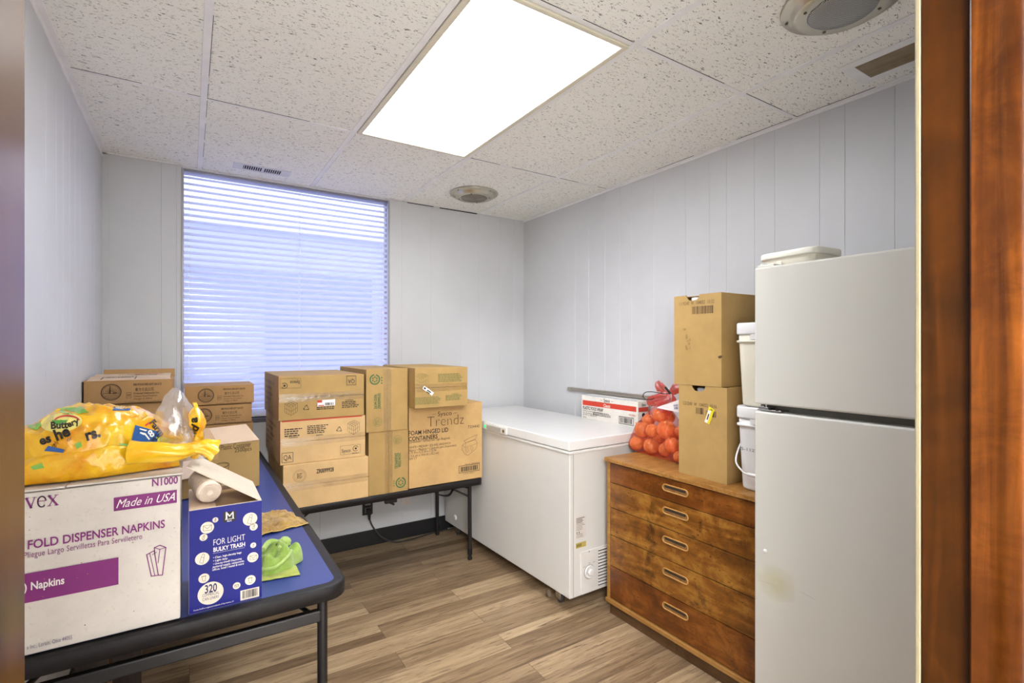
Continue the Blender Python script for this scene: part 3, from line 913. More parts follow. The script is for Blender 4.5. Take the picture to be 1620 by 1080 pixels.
# --- left stack of three lying on their sides
Z0 = T2Z
HS = .2255
ta, fa, Ma = carton('kraft carton with one code line, bottom of the left stack on low table', (SX0 + .012, SYF - .012, Z0), 0, .432, .585, HS - .001, KRAFTL, 'front', G_STACK)
p = Print(fa); p.text('ZR0099928', 500.5, 528, 748.5, 742, .02); p.build('printed_code', INK, ta)
p = Print(fa); p.ring(474, 752.5, 9.6, .0012); p.ring(474, 752.5, 7.6, .0009); p.lines(469.5, 478.5, 757, 748, 5, 4); p.build('round_emblem', INKB, ta)
tb, fb, Mb = carton('kraft carton printed right way up, middle of the left stack on the low table', (SX0, SYF, Z0 + HS), 0, .430, .585, HS - .001, KRAFTL, 'front', G_STACK)
p = Print(fb)
cube_icon(p, (550, 568.5, 665, 688)); recycle_tri(p, 536.5, 679, 5)
p.lines(450, 478, 691, 677, 4, 5); p.lines(486, 520, 686, 672, 5, 6); p.text('WARNING', 457, 471, 693.5, 691, .01); p.text('ADVERTENCIA', 500, 511, 689.5, 687, .01)
p.frame(446, 463.5, 732, 717, .0022); p.text('QA', 448.5, 461, 728, 720, .0)
p.frame(538.5, 570, 719.5, 705.5, .0011); p.text('Sysco', 540.5, 554.5, 716, 710.5, .01); p.ring(562.5, 709, 4, .0028, 20, 320); p.disc(562.8, 709, 1.6); p.lines(557, 568, 717.6, 715.4, 1, 3)
p.build('printed_marks', INK, tb)
tc, fc_, Mc = carton('kraft carton with upside-down print and price sticker, top of the left stack on low table', (SX0 - .008, SYF - .004, Z0 + 2 * HS), 0, .430, .590, HS, KRAFTM, 'front', G_STACK)
p = Print(fc_)
p.frame(443, 476, 614.5, 599, .0011); p.text('Sysco', 459, 474.5, 607.5, 602.5, .01, rot=180); p.ring(450, 610, 4.2, .0028, 200, 500); p.disc(450, 610, 1.7)
p.frame(548.5, 563, 609, 594.5, .0022); p.text('QA', 550.5, 561, 606.5, 600, .0, rot=180)
cube_icon(p, (450.5, 470.5, 634, 658)); recycle_tri(p, 484.5, 645, 5.2)
p.lines(501, 530, 648, 637, 4, 8); p.lines(541, 568, 645, 634, 4, 9); p.text('WARNING', 511, 521, 637, 634.6, .01); p.text('ADVERTENCIA', 546, 559, 634.5, 632, .01)
p.build('printed_marks', INK, tc)
p = Print(fc_, .0012); p.polyuv([(.186, .062), (.276, .064), (.276, .096), (.186, .094)]); pl = p.build('price_sticker', PAPER, tc)
p = Print(fc_, .0016); p.polyuv([(.186, .082), (.21, .082), (.21, .0945), (.186, .094)]); p.polyuv([(.19, .064), (.22, .064), (.22, .069), (.19, .069)]); p.build('sticker_band', REDINK, pl)
p = Print(fc_, .0016); p.barcodeuv(.225, .27, .066, .08, 16, 5); p.build('sticker_barcode', INK, pl)
# left side prints of the stack
for (t, M, hh) in ((tc, Mc, HS), (tb, Mb, HS)):
    fs_ = Face(M @ Vector((0.0024, .585, 0)), (0, -1, 0), (0, 0, 1))
    p = Print(fs_, .0012); rg = random.Random(3)
    for k in range(5):
        p.textuv(['FOAM HINGED LID', 'CONTAINERS', 'WHITE - MEDIUM', 'CONTENEDOR', '504 CT'][k], .06, .06 + (.36, .26, .3, .22, .12)[k], hh - .055 - k * .032, hh - .04 - k * .032)
    p.build('side_print', INKB, t)
    p = Print(fs_, .0010); p.polyuv([(.555, .004), (.578, .004), (.578, hh - .004), (.555, hh - .004)]); p.build('red_stripe', REDINK, t)
fs_ = Face(Mc @ Vector((0.003, 0, HS)), (1, 0, 0), (0, 1, 0))
p = Print(fs_, .0004); p.polyuv([(.0, .045), (.42, .045), (.42, .062), (.0, .062)]); p.build('top_red_band', REDINK, tc)
fs_ = Face(Mb @ Vector((0.003, -.0011, HS - .001)), (1, 0, 0), (0, 0, 1))
p = Print(fs_, .0003); p.polyuv([(.005, -.006), (.41, -.006), (.41, 0), (.005, 0)]); p.build('edge_red_line', REDINK, tb)
# --- middle pair standing on end
def recycle_round(p, px, py, r):
    u, v = p.face.uv(px, py); k = abs(p.face.uv(px, py - r)[1] - v)
    p.ringuv(u, v, k * .88, k * .22, 100, 435)
    for a in range(0, 360, 60): p.ringuv(u, v, k * .42, k * .22, a + 8, a + 48)
td, fd, Md = carton('narrow kraft carton with green print standing on end, lower of the middle pair', (.833, SYF - .005, Z0), 0, .230, .57, .352, KRAFTM, 'vertical', G_STACK)
p = Print(fd); recycle_round(p, 634, 763, 8.5); p.text('2634-2506', 630, 634.5, 739, 716, .012, rot=-90); p.text('ZR0099535', 624.5, 629, 741, 716, .012, rot=-90)
p.lines(622.5, 624, 769, 758, 3, 4)
p.build('green_print', GREENINK, td)
p = Print(fd); p.ring(629, 695.5, 7, .0016); p.ring(629, 695.5, 5.4, .001); p.lines(625, 633, 700, 692, 5, 5); p.build('round_emblem', GREENPALE, td)
te, fe, Me = carton('narrow kraft carton with green print standing on end, upper of the middle pair', (.818, SYF - .010, Z0 + .3525), 0, .240, .585, .350, KRAFTM, 'vertical', G_STACK)
p = Print(fe); recycle_round(p, 593, 600, 8.5); p.text('2634-2506', 591.5, 596, 647, 624, .012, rot=90); p.text('ZR0099535', 597.5, 602, 647, 622, .012, rot=90)
p.lines(603, 605, 607, 594, 3, 4)
p.build('green_print', GREENINK, te)
p = Print(fe); p.ring(597, 667.5, 7, .0016); p.ring(597, 667.5, 5.4, .001); p.lines(593, 601, 672, 664, 5, 5); p.build('round_emblem', GREENPALE, te)
# --- large carton and the one on top of it
tf, ff, Mf = carton('large kraft carton of foam hinged lid containers at the freezer end of the low table', (1.0665, SYF, Z0), 0, .490, .56, .478, KRAFT, 'top', G_STACK)
p = Print(ff)
p.text('FOAM HINGED LID', 646.5, 709, 688.8, 681.8, .012); p.text('CONTAINERS', 646.5, 692, 697.8, 691, .02)
p.text('Contenedor Térmico con Tapa Bisagrada', 647, 711.5, 701.2, 697, 0, .25)
p.text('WHITE • MEDIUM • SQUARE SANDWICH', 647, 713, 709.8, 706, 0)
p.text('Blanco • Mediano • Cuadrado para Emparedado', 647, 722, 714.3, 710.6, 0, .25)
p.text('5.75 IN x 5.75 IN x 3.25 IN', 647, 690, 718.6, 714.8, .0); p.text('(14.6 cm x 14.6 cm x 8.2 cm)', 647, 694, 723.4, 719.3, .0); p.text('504 CT', 647, 659.5, 727.6, 724, .0)
p.frame(726, 758.5, 748.2, 737.4, .0028); p.barcode(728.5, 756, 746.3, 738.8, 24, 3); p.text('734 730 45621 4', 733, 751, 750.2, 748.6)
p.text('ITEM NO. 34440-042067', 735, 759, 735.6, 733.6, .0)
p.build('printed_words', INK, tf)
p = Print(ff); p.text('Sysco', 692.5, 714.5, 658, 651, .006); p.text('7334440', 740, 758.5, 677.6, 672.8, 0)
u0, v0 = ff.uv(683.5, 655.5); u1 = ff.uv(690, 655.5)[0]; p.polyuv([(u0, v0), (u1, v0), (u1, v0 + .002), (u0, v0 + .002)])
u0, v0 = ff.uv(717, 653.5); u1 = ff.uv(723.5, 653.5)[0]; p.polyuv([(u0, v0), (u1, v0), (u1, v0 + .002), (u0, v0 + .002)])
p.text('Trendz', 676, 734, 675.5, 658.5, -.022); p.build('printed_brand', INKB, tf)
p = Print(ff)
P = [(729, 700), (734, 696.5), (751, 690), (755, 694), (751, 698), (738, 705)]
p.stroke([(734, 697), (750, 689), (754.8, 687.5), (752, 694), (737, 700.5), (734, 697)], .0016)
p.stroke([(731, 704), (737, 700.5), (752, 695), (755, 701), (753.5, 709), (741, 719.5), (736, 719), (731, 711), (731, 704)], .0016)
p.stroke([(731, 704), (736, 707.5), (755, 701)], .0012); p.stroke([(736, 707.5), (737.5, 718.5)], .001); p.stroke([(739.5, 707.5), (737.5, 711.5), (739.2, 715.5), (741.5, 712), (739.5, 707.5)], .001); p.stroke([(745.5, 705), (744, 709), (746.3, 712.5), (748.5, 709), (745.5, 705)], .001)
p.stroke([(737, 700.5), (736, 707.5)], .001)
p.build('container_drawing', INKB, tf)
tg, fg, Mg = carton('smaller kraft carton with a crooked white label, on top of the large one', (1.062, 2.665, Z0 + .4785), 0, .330, .57, .228, KRAFTM, 'front', G_STACK)
p = Print(fg); cube_icon(p, (656.5, 677, 590, 612)); p.build('cube_drawing', GREENPALE, tg)
p = Print(fg); p.lines(693, 733, 604, 590, 5, 3); p.lines(656, 700, 640, 628, 5, 9); p.lines(705, 731, 633, 624, 4, 11); p.text('WARNING', 715, 726, 624, 622, .01); p.build('printed_lines', GREENPALE, tg)
p = Print(fg, .0014); p.poly([(671, 610), (686.5, 621), (683, 625.7), (668, 614.5)]); lb = p.build('white_label', PAPER, tg)
p = Print(fg, .0018); p.poly([(671.5, 612), (674, 614), (672.5, 616), (670, 614)]); p.poly([(676, 616), (682, 620), (681, 621.5), (675, 617.3)]); p.poly([(675, 618.5), (680, 622), (679.3, 623), (674.3, 619.4)]); p.build('label_print', INK, lb)
# a sagging strip of clear tape bunched on the top left carton
mb = MB()
def crum(u, v):
    x = SX0 - .008 + .04 + u * .30
    z = Z0 + 2.5 * HS + (v - .5) * .014 + .004 * noise.noise(Vector((u * 9, v * 3, 1.3)))
    return Vector((x, SYF - .0062 - .004 * abs(noise.noise(Vector((u * 14, v * 2, 4)))), z + (.012 * max(0, 1 - abs(u - .6) * 6) * v)))
mb.grid(crum, 40, 5); mb.build('loose_tape', TAPE, tc)

# ------------------------------------------------------------------ soy sauce cartons in the corner
def soy_print(t, f, w, h, sc=1.0):
    p = Print(f)
    p.ringuv(.30 * w, .52 * h, .034, .0045); p.ringuv(.30 * w, .52 * h, .0285, .0014)
    for k in range(15):
        a = R(4 + k * 12.3); p.strokeuv([(.30 * w + .006 * math.cos(a), .50 * h + .006 * math.sin(a)), (.30 * w + .025 * math.cos(a), .50 * h + .025 * math.sin(a))], .0010)
    p.strokeuv([(.30 * w - .026, .47 * h), (.30 * w + .026, .47 * h)], .0022); p.strokeuv([(.30 * w - .023, .345 * h), (.30 * w + .018, .345 * h)], .0018); p.strokeuv([(.30 * w - .014, .29 * h), (.30 * w + .014, .29 * h)], .0018); p.strokeuv([(.30 * w - .02, .40 * h), (.30 * w + .022, .40 * h)], .0016)
    p.polyuv([(.30 * w - .008, .45 * h), (.30 * w - .001, .45 * h), (.30 * w - .003, .78 * h), (.30 * w - .006, .78 * h)])
    p.polyuv([(.30 * w + .004, .44 * h), (.30 * w + .022, .46 * h), (.30 * w + .018, .51 * h), (.30 * w + .007, .50 * h)])
    p.textuv('500 POUCHES SOY SAUCE', .54 * w, .86 * w, .76 * h, .85 * h, .03)
    p.textuv('東方食品公司', .56 * w, .77 * w, .53 * h, .67 * h, .01)
    p.strokeuv([(.465 * w, .25 * h), (.515 * w, .25 * h), (.515 * w, .48 * h), (.465 * w, .48 * h)], .0014, True); p.ringuv(.49 * w, .37 * h, .004, .002)
    p.textuv('Oriental Delicacies Inc.', .54 * w, .84 * w, .40 * h, .475 * h, .02)
    p.textuv('Chinese Food Products', .54 * w, .81 * w, .28 * h, .35 * h, .01, .25); p.textuv('Chicago, IL 60616', .54 * w, .75 * w, .17 * h, .24 * h, .01, .25)
    p.textuv('NET WEIGHT 12 POUNDS 8 OUNCES (5.67 KG)', .44 * w, .88 * w, .06 * h, .105 * h)
    p.build('printed_words', INKB, t)
G_SOY = 'soy sauce cartons in the left corner'
tA, fA, MA = carton('soy sauce carton with half-open top flaps in the left corner against the wall', (XL + .004, 2.80, 1.098), 0, .322, .33, .106, KRAFTD, 'top', G_SOY, None)
soy_print(tA, fA, .322, .106)
mb = MB(); h = 1.204
mb.slab((XL + .016, 2.806, h), (XL + .316, 2.806, h), (XL + .306, 2.96, h + .012), (XL + .012, 2.96, h + .012), .003); fl = mb.build('raised_flap', KRAFTIN, tA)
fcA = Face((XL + .016, 2.806, h), (1, 0, 0), Vector((0, .154, .012)))
p = Print(fcA, .0012); p.strokeuv([(.045, .02), (.045, .115), (.165, .115), (.165, .02)], .004); p.textuv('HIGH  UP', .055, .155, .085, .11, .02, rot=180); p.textuv('NET WT 12 LB 8 OZ', .21, .275, .03, .04); p.build('flap_print', INK, fl)
mb = MB(); mb.slab((XL + .04, 3.085, h), (XL + .325, 3.085, h), (XL + .325, 3.115, h + .036), (XL + .04, 3.115, h + .036), .003); bf = mb.build('back_flap', KRAFTD, tA)
mb = MB(); mb.slab((XL + .014, 2.97, h + .003), (XL + .31, 2.97, h + .003), (XL + .31, 3.08, h + .016), (XL + .014, 3.08, h + .016), .003); f2 = mb.build('raised_flap', KRAFTIN, tA)
fcB = Face((XL + .014, 2.97, h + .003), (1, 0, 0), Vector((0, .11, .013)))
p = Print(fcB, .0012); p.textuv('BASIC HIGH LITTLE', .09, .24, .065, .08, .02, rot=180); p.textuv('SUPREME SAFE', .14, .24, .04, .055, .02); p.build('flap_print', INKB, f2)
p = Print(fcB, .0010); p.polyuv([(.15, .088), (.26, .088), (.26, .096), (.15, .096)]); p.build('flap_stripe', REDINK, f2)
carton('plain brown carton under the open soy sauce carton in the left corner', (XL + .006, 2.81, T1Z), 0, .318, .32, .357, KRAFTD, 'top', None, None)
SBX = -.024
tB, fB, MB_ = carton('closed soy sauce carton just left of the window stack, topmost of its pile', (SBX, 3.035, 1.0475), 0, .320, .28, .101, KRAFTD, 'top', G_SOY, None)
soy_print(tB, fB, .320, .101)
tB2, fB2, MB2 = carton('soy sauce carton below the topmost one, above the open plastic container carton', (SBX - .008, 3.038, .945), 0, .318, .28, .101, KRAFTD, 'top', G_SOY, None)
soy_print(tB2, fB2, .318, .101)
carton('plain brown carton at the bottom of the soy sauce pile by the window', (SBX, 3.04, T1Z), 0, .316, .27, .204, KRAFTD, 'top', None, None)

# ------------------------------------------------------------------ napkin carton
NX0, NYF, NW, ND, NH = XL + .006, 1.357, .368, .255, .331
tn, fn_, Mn = carton('large white carton of dispenser napkins at the near end of the blue table', (NX0, NYF, T1Z), 0, NW, ND, NH - .004, WHITEB, 'none', None, None)
for o in list(tn.children):
    if o.name.startswith('flap'): bpy.data.objects.remove(o)
zt = T1Z + NH - .004
mb = MB()
mb.slab((NX0 - .001, NYF, zt + .003), (NX0 + .168, NYF - .001, zt + .003), (NX0 + .188, NYF + ND, zt + .004), (NX0, NYF + ND, zt + .004), .0035); mb.build('top_flap', WHITEB, tn)
mb = MB()
mb.slab((NX0 + .171, NYF - .001, zt + .0035), (NX0 + NW + .001, NYF, zt + .003), (NX0 + NW + .001, NYF + ND, zt + .004), (NX0 + .191, NYF + ND, zt + .004), .0035); mb.build('top_flap', WHITEB, tn)
p = Print(fn_)
p.text('N1000', 240.5, 281.5, 769, 757, .022)
p.text('FOLD DISPENSER NAPKINS', 44, 261, 868.5, 854.5, .018); p.text('Pliegue Largo Servilletas Para Servilletero', 38, 225, 883, 873.5, 0, 0, 0, 1.05)
p.build('purple_words', PURPLE, tn); p = Print(fn_)
# serif "vex"
def serif_glyphs(p, x0, yb, sx, sy):
    # coordinates in pixel-like units along the row: thick/thin strokes with bracket serifs
    def S(pts, w): p.strokeuv([q(*a) for a in pts], w)
    u0, v0 = p.face.uv(x0, yb); u1 = p.face.uv(x0 + 1, yb)[0]; v1 = p.face.uv(x0, yb - 1)[1]
    du, dv = (u1 - u0) * sx, (v1 - v0) * sy
    def q(a, b): return (u0 + a * du, v0 + b * dv)
    S([(0, 10), (5, .5)], .0034); S([(5, .5), (9, 10)], .0014); S([(-1.8, 10.2), (2.4, 10.2)], .0012); S([(7, 10.2), (10.8, 10.2)], .0012)
    ring = [q(17 + 4.6 * math.cos(R(a)), 5.1 + 5.1 * math.sin(R(a))) for a in range(10, 325, 15)]
    p.strokeuv(ring, .0021); S([(12.6, 5.8), (21.3, 5.8)], .0013)
    S([(25, 10), (34, .2)], .0034); S([(33.5, 10), (25, .2)], .0014)
    for a, b, y in ((23.4, 27.6, 10.2), (31.5, 35.4, 10.2), (23.2, 27, 0), (31.4, 36, 0)): S([(a, y), (b, y)], .0012)
serif_glyphs(p, 42, 804.5, 1.45, 1.62); p.build('purple_brand', PURPLE, tn); p = Print(fn_)
p.stroke([(232, 877), (244, 870.5), (250.5, 909.5), (239.5, 911)], .0018, True); p.stroke([(237, 875), (245, 910)], .0014)
p.stroke([(244, 866), (253, 862), (262.5, 865.5), (257, 909), (250.5, 909.5)], .0018); p.stroke([(244, 866), (245, 876)], .0016); p.stroke([(244, 866), (253, 868.5), (262.5, 865.5)], .0014); p.stroke([(253, 868.5), (250, 890)], .0014); p.stroke([(241, 877), (247.5, 873)], .0012)
p.build('napkin_icon', PURPLE, tn)
p = Print(fn_); p.text('s Inc., Lorain, Ohio 44055', 43, 114, 1027, 1020.5, 0, 0, 0, 1.1); p.build('address_print', plain('violet_ink', rgb(90, 66, 110), .6), tn)
p = Print(fn_, .0005); u1a, v1a = fn_.uv(279.8, 793.5); u0a = fn_.uv(180, 793)[0]; v0b = fn_.uv(180, 808.5)[1]; v0t = fn_.uv(180, 787)[1]
p.polyuv([(u0a, v0b), (u1a, v0b), (u1a, v0t), (u0a, v0t)])
ub = fn_.uv(187.5, 900)[0]; vt_, vb_ = fn_.uv(187.5, 881)[1], fn_.uv(187.5, 924)[1]
p.polyuv([(.003, vb_), (ub, vb_), (ub, vt_), (.003, vt_)]); bb = p.build('purple_banner', PURPLE, tn)
p = Print(fn_, .0010); p.textuv('Made in USA', u0a + .004, u1a - .004, v0b + .006, v0t - .005, 0, .45)
un0, un1 = fn_.uv(44, 920)[0], fn_.uv(102, 920)[0]; vm = fn_.uv(47, 933)[1]; vm2 = fn_.uv(47, 920.5)[1]
p.textuv(') Napkins', un0 - .006, un1, vm, vm2, .022); p.build('white_print', WHITEINK, tn)
p = Print(fn_, .0006); rg = random.Random(12)
for k in range(16):
    u, v = rg.uniform(.1, .36), rg.uniform(.03, .3); p.discuv(u, v, rg.uniform(.0006, .0016), rg.uniform(.0006, .0016), 8)
p.build('brown_specks', plain('brown_speck', rgb(150, 116, 82), .8), tn)

# ------------------------------------------------------------------ can liner carton, open, with a roll
LXa, LYa, LW, LD, LH = -.0005, 1.372, .150, .205, .238
tl = thing('liner_carton', 'blue open carton of can liners beside the napkin carton', 'carton', (LXa + LW / 2, LYa + LD / 2, T1Z))
mb = MB(); T = .004; z0 = T1Z; z1 = T1Z + LH
mb.box(LXa, LXa + LW, LYa, LYa + T, z0, z1, .001, 1); mb.box(LXa, LXa + LW, LYa + LD - T, LYa + LD, z0, z1, .001, 1)
mb.box(LXa, LXa + T, LYa + T, LYa + LD - T, z0, z1, .001, 1); mb.box(LXa + LW - T, LXa + LW, LYa + T, LYa + LD - T, z0, z1, .001, 1); mb.box(LXa, LXa + LW, LYa, LYa + LD, z0, z0 + T)
mb.build('carton_body', cardboard('pinkish_board', rgb(206, 190, 176)), tl)
mb = MB(); mb.box(LXa, LXa + LW, LYa - .0012, LYa - .0002, z0 + .001, z1 - .001); front = mb.build('printed_front', BLUEINK, tl)
mb = MB(); mb.box(LXa - .0008, LXa - .0001, LYa, LYa + LD, z0 + .001, z1 - .001); mb.build('printed_side', cardboard('violet_grey_board', rgb(168, 156, 176)), tl)
ff = Face((LXa, LYa - .0012, z0), (1, 0, 0), (0, 0, 1))
def L(x, y): return ff.uv(280 + x / 3, 720 + y / 3)
def Lp(p, body, x0, x1, yb, yt, **k): p.text(body, 280 + x0 / 3, 280 + x1 / 3, 720 + yb / 3, 720 + yt / 3, **k)
p = Print(ff, .0005)
Lp(p, 'FOR LIGHT', 173, 323, 428, 399, bold=-.008); Lp(p, 'BULKY TRASH', 173, 323, 458, 438, bold=.022)
for k, s in enumerate(('• Clear, high-density bags', '• Light duty', '• One-by-One® Dispensing')):
    Lp(p, s, 172, (306, 240, 307)[k], 490 + k * 15, 481 + k * 15, bold=.015)
Lp(p, 'janitorial supply, restaurants,', 168, 319, 535, 525, bold=.01, shear=.2); Lp(p, 'offices, hotel / motel & more', 168, 317, 548, 538, bold=.01, shear=.2)
Lp(p, 'One-by-One® is a registered trademark of Poly-America, L.P.', 78, 270, 740, 733, bold=.01)
u0, v0 = L(172, 466); u1 = L(322, 466)[0]
for k in range(30): p.polyuv([(u0 + (u1 - u0) * k / 30, v0), (u0 + (u1 - u0) * (k + .5) / 30, v0), (u0 + (u1 - u0) * (k + .5) / 30, v0 + .0008), (u0 + (u1 - u0) * k / 30, v0 + .0008)])
p.build('white_print', WHITEINK, front)
CRM = plain('cream_ink', rgb(232, 218, 198), .5)
circ = [(144, 343, 32), (182, 306, 14), (126, 389, 19), (347, 302, 34), (364, 339, 19), (120, 490, 34), (362, 426, 14), (360, 483, 26), (128, 583, 26), (348, 591, 25), (283, 618, 18), (160, 653, 61)]
for x, y, r in circ:
    u, v = L(x, y); u2 = L(x + r, y)[0]; p = Print(ff, .0005); p.discuv(u, v, abs(u2 - u)); p.build('cream_circle', CRM, front)
p = Print(ff, .0009)
def env(x, y, s):
    p.strokeuv([L(x - s, y - s * .4), L(x + s, y - s * .7), L(x + s, y + s * .5), L(x - s, y + s * .75)], .0007, True); p.strokeuv([L(x - s, y - s * .4), L(x, y + s * .25), L(x + s, y - s * .7)], .0007)
def bot(x, y, s):
    p.strokeuv([L(x - s * .5, y + s * .7), L(x - s * .1, y - s * .5), L(x + s * .15, y - s * .9), L(x + s * .4, y - s * .8), L(x + s * .35, y - s * .4), L(x + s * .1, y + s * .9)], .0007, True); p.strokeuv([L(x - s * .15, y - s * .3), L(x + s * .35, y - s * .2)], .0006)
def cup(x, y, s):
    p.strokeuv([L(x - s * .7, y - s * .5), L(x + s * .6, y - s * .8), L(x + s * .4, y + s * .9), L(x - s * .35, y + s)], .0007, True); p.strokeuv([L(x - s * .85, y - s * .55), L(x + s * .75, y - s * .95)], .0007)
env(144, 343, 20); env(362, 483, 16); env(283, 618, 9); bot(347, 302, 26); bot(120, 490, 26); bot(126, 389, 13); bot(364, 339, 12); cup(128, 583, 14); cup(348, 591, 14); bot(182, 306, 8); bot(362, 426, 8)
p.build('icon_drawings', INK, front)
p = Print(ff, .0009); Lp(p, '320', 132, 190, 655, 616, bold=.02); Lp(p, 'COMMERCIAL', 120, 200, 673, 659, bold=0); Lp(p, 'CAN LINERS', 121, 199, 692, 678, bold=0); p.build('count_print', plain('navy_ink', rgb(24, 26, 84), .5), front)
p = Print(ff, .0005); a, b = L(219, 318), L(279, 262); p.polyuv([(a[0], a[1]), (b[0], a[1]), (b[0], b[1]), (a[0], b[1])]); lg = p.build('black_badge', INK, front)
p = Print(ff, .0009)
p.strokeuv([L(234, 299), L(234, 270), L(250, 288), L(266, 268), L(266, 296)], .0026); p.strokeuv([L(238, 299), L(238, 280)], .001); Lp(p, "Member's", 229, 271, 307, 301, bold=.02); Lp(p, 'Mark', 238, 260, 315, 309, bold=.02)
p.build('badge_print', WHITEINK, front)
p = Print(ff, .0005); a, b = L(301, 690), L(390, 622); p.polyuv([(a[0], a[1]), (b[0], a[1]), (b[0], b[1]), (a[0], b[1])]); bcp = p.build('barcode_panel', CRM, front)
p = Print(ff, .0009); p.barcodeuv(a[0] + .004, b[0] - .004, a[1] + .004, b[1] - .002, 22, 9); p.build('barcode', INK, front)
# flaps and roll
mb = MB(); mb.slab((LXa + LW, LYa - .001, z1), (LXa + LW - .002, LYa + LD - .02, z1 + .004), (.012, LYa + .20, 1.070), (-.004, LYa + .070, 1.066), .003); rf = mb.build('raised_flap', cardboard('pale_flap', rgb(222, 208, 188)), tl)
fr = Face((LXa + LW, LYa - .001, z1), Vector((-.002, LD - .02, .004)), Vector((.012 - LXa - LW, .06, .09)))
p = Print(fr, -.0045)
mb = MB(); mb.slab((LXa + .004, LYa + .004, z1 - .02), (LXa + LW - .004, LYa + .004, z1 - .02), (LXa + LW - .004, LYa + LD - .004, z1 - .012), (LXa + .004, LYa + LD - .004, z1 - .012), .003); mb.build('inner_flap', cardboard('inner_tan', rgb(196, 158, 112)), tl)
mb = MB(); mb.slab((LXa, LYa, z1), (LXa + .055, LYa, z1 - .006), (LXa + .05, LYa + LD, z1 - .004), (LXa, LYa + LD, z1), .003); mb.build('side_flap', KRAFTIN, tl)
roll = thing('liner_roll', 'rolled clear can liners poking out of the open blue carton', 'plastic roll', (.03, 1.50, z1))
ROLLM = plain('milky_plastic_roll', rgb(232, 214, 196), .45, vary=.05, vscale=40)
A_, B_ = Vector((.042, 1.410, z1 + .026)), Vector((.024, 1.505, z1 + .043))
ax = (B_ - A_).normalized(); Mr = Matrix.Translation(A_) @ ax.to_track_quat('Z', 'Y').to_matrix().to_4x4()
Lr = (B_ - A_).length
mb = MB()
pr = [(.004, .004), (.012, .001), (0.022, .0), (.0255, .002), (.0268, .008)] + [(.0272 + .0012 * math.sin(k * 1.9), .01 + k * (Lr - .02) / 14) for k in range(15)] + [(.024, Lr), (.01, Lr)]
mb.lathe(pr, Mr, 36); mb.build('roll_body', ROLLM, roll)
mb = MB()
def sp(t):
    a = t * 2 * math.pi * 6; r = .006 + .018 * t
    return Mr @ Vector((r * math.cos(a), r * math.sin(a), -.0006))
mb.tube([sp(k / 150) for k in range(151)], .0006, 5); mb.build('roll_edge', plain('roll_edge_shadow', rgb(216, 196, 178), .6), roll)
mb = MB()
def film(u, v):
    a = R(-70 + 200 * u); r = .0280 + .0015 * abs(noise.noise(Vector((u * 5, v * 3, 2)))) + .001 * max(0, u - .7)
    return Mr @ Vector((r * math.cos(a), r * math.sin(a), .006 + v * Lr * .8))
mb.grid(film, 26, 8); mb.build('loose_film', glassy('loose_liner_film', (.98, .95, .92, 1), .55, .2, .2), roll)

# ------------------------------------------------------------------ open plastic container carton
tp, fp, Mp = carton('olive carton of plastic containers standing open behind the blue carton', (-.062, 2.392, T1Z), 11, .330, .275, .205, KRAFTM, 'none', None, None)
p = Print(fp)
p.text('oz Plastic Container', 340, 397, 713, 705, .004); p.text('2500pcs', 371, 398, 715.5, 709, .004)
u, v = fp.uv(351.5, 735.5); p.strokeuv([(u + .026 * math.cos(R(a)), v + .011 * math.sin(R(a))) for a in range(0, 361, 12)], .0016); p.strokeuv([(u + .023 * math.cos(R(a)), v + .0085 * math.sin(R(a)) - .001) for a in range(0, 361, 12)], .001)
p.strokeuv([(u - .026, v), (u - .019, v - .052)], .0014); p.strokeuv([(u + .026, v), (u + .019, v - .052)], .0014); p.strokeuv([(u + .019 * math.cos(R(a)), v - .052 + .007 * math.sin(R(a))) for a in range(180, 361, 12)], .0014)
p.build('printed_marks', INKB, tp)
Z1 = .205
def q(x, y, z): return Mp @ Vector((x, y, z))
mb = MB(); mb.slab(q(.09, -.002, Z1 + .001), q(.325, -.002, Z1 + .001), q(.318, .16, Z1 + .052), q(.095, .16, Z1 + .048), .003); mb.build('raised_flap', KRAFTIN, tp)
mb = MB(); mb.slab(q(0, 0, Z1 + .001), q(.086, -.001, Z1 + .001), q(.092, .15, Z1 + .040), q(.01, .15, Z1 + .042), .003); mb.build('raised_flap', KRAFTIN, tp)
mb = MB(); mb.slab(q(.128, -.0012, Z1 - .06), q(.166, -.0012, Z1 - .06), q(.166, -.0012, Z1), q(.128, -.0012, Z1), .0006); mb.build('brown_tape', TAPEB, tp)
mb = MB(); mb.slab(q(.166, -.0012, Z1 + .0015), q(.128, -.0012, Z1 + .0015), q(.13, .15, Z1 + .051), q(.165, .15, Z1 + .0525), -.0006); mb.build('brown_tape', TAPEB, tp)
mb = MB(); mb.slab(q(.02, -.055, Z1 - .11), q(.105, -.055, Z1 - .105), q(.11, -.004, Z1 + .012), q(.02, -.004, Z1 + .012), .003); mb.build('hanging_flap', cardboard('pinkish_flap', rgb(216, 192, 174)), tp)

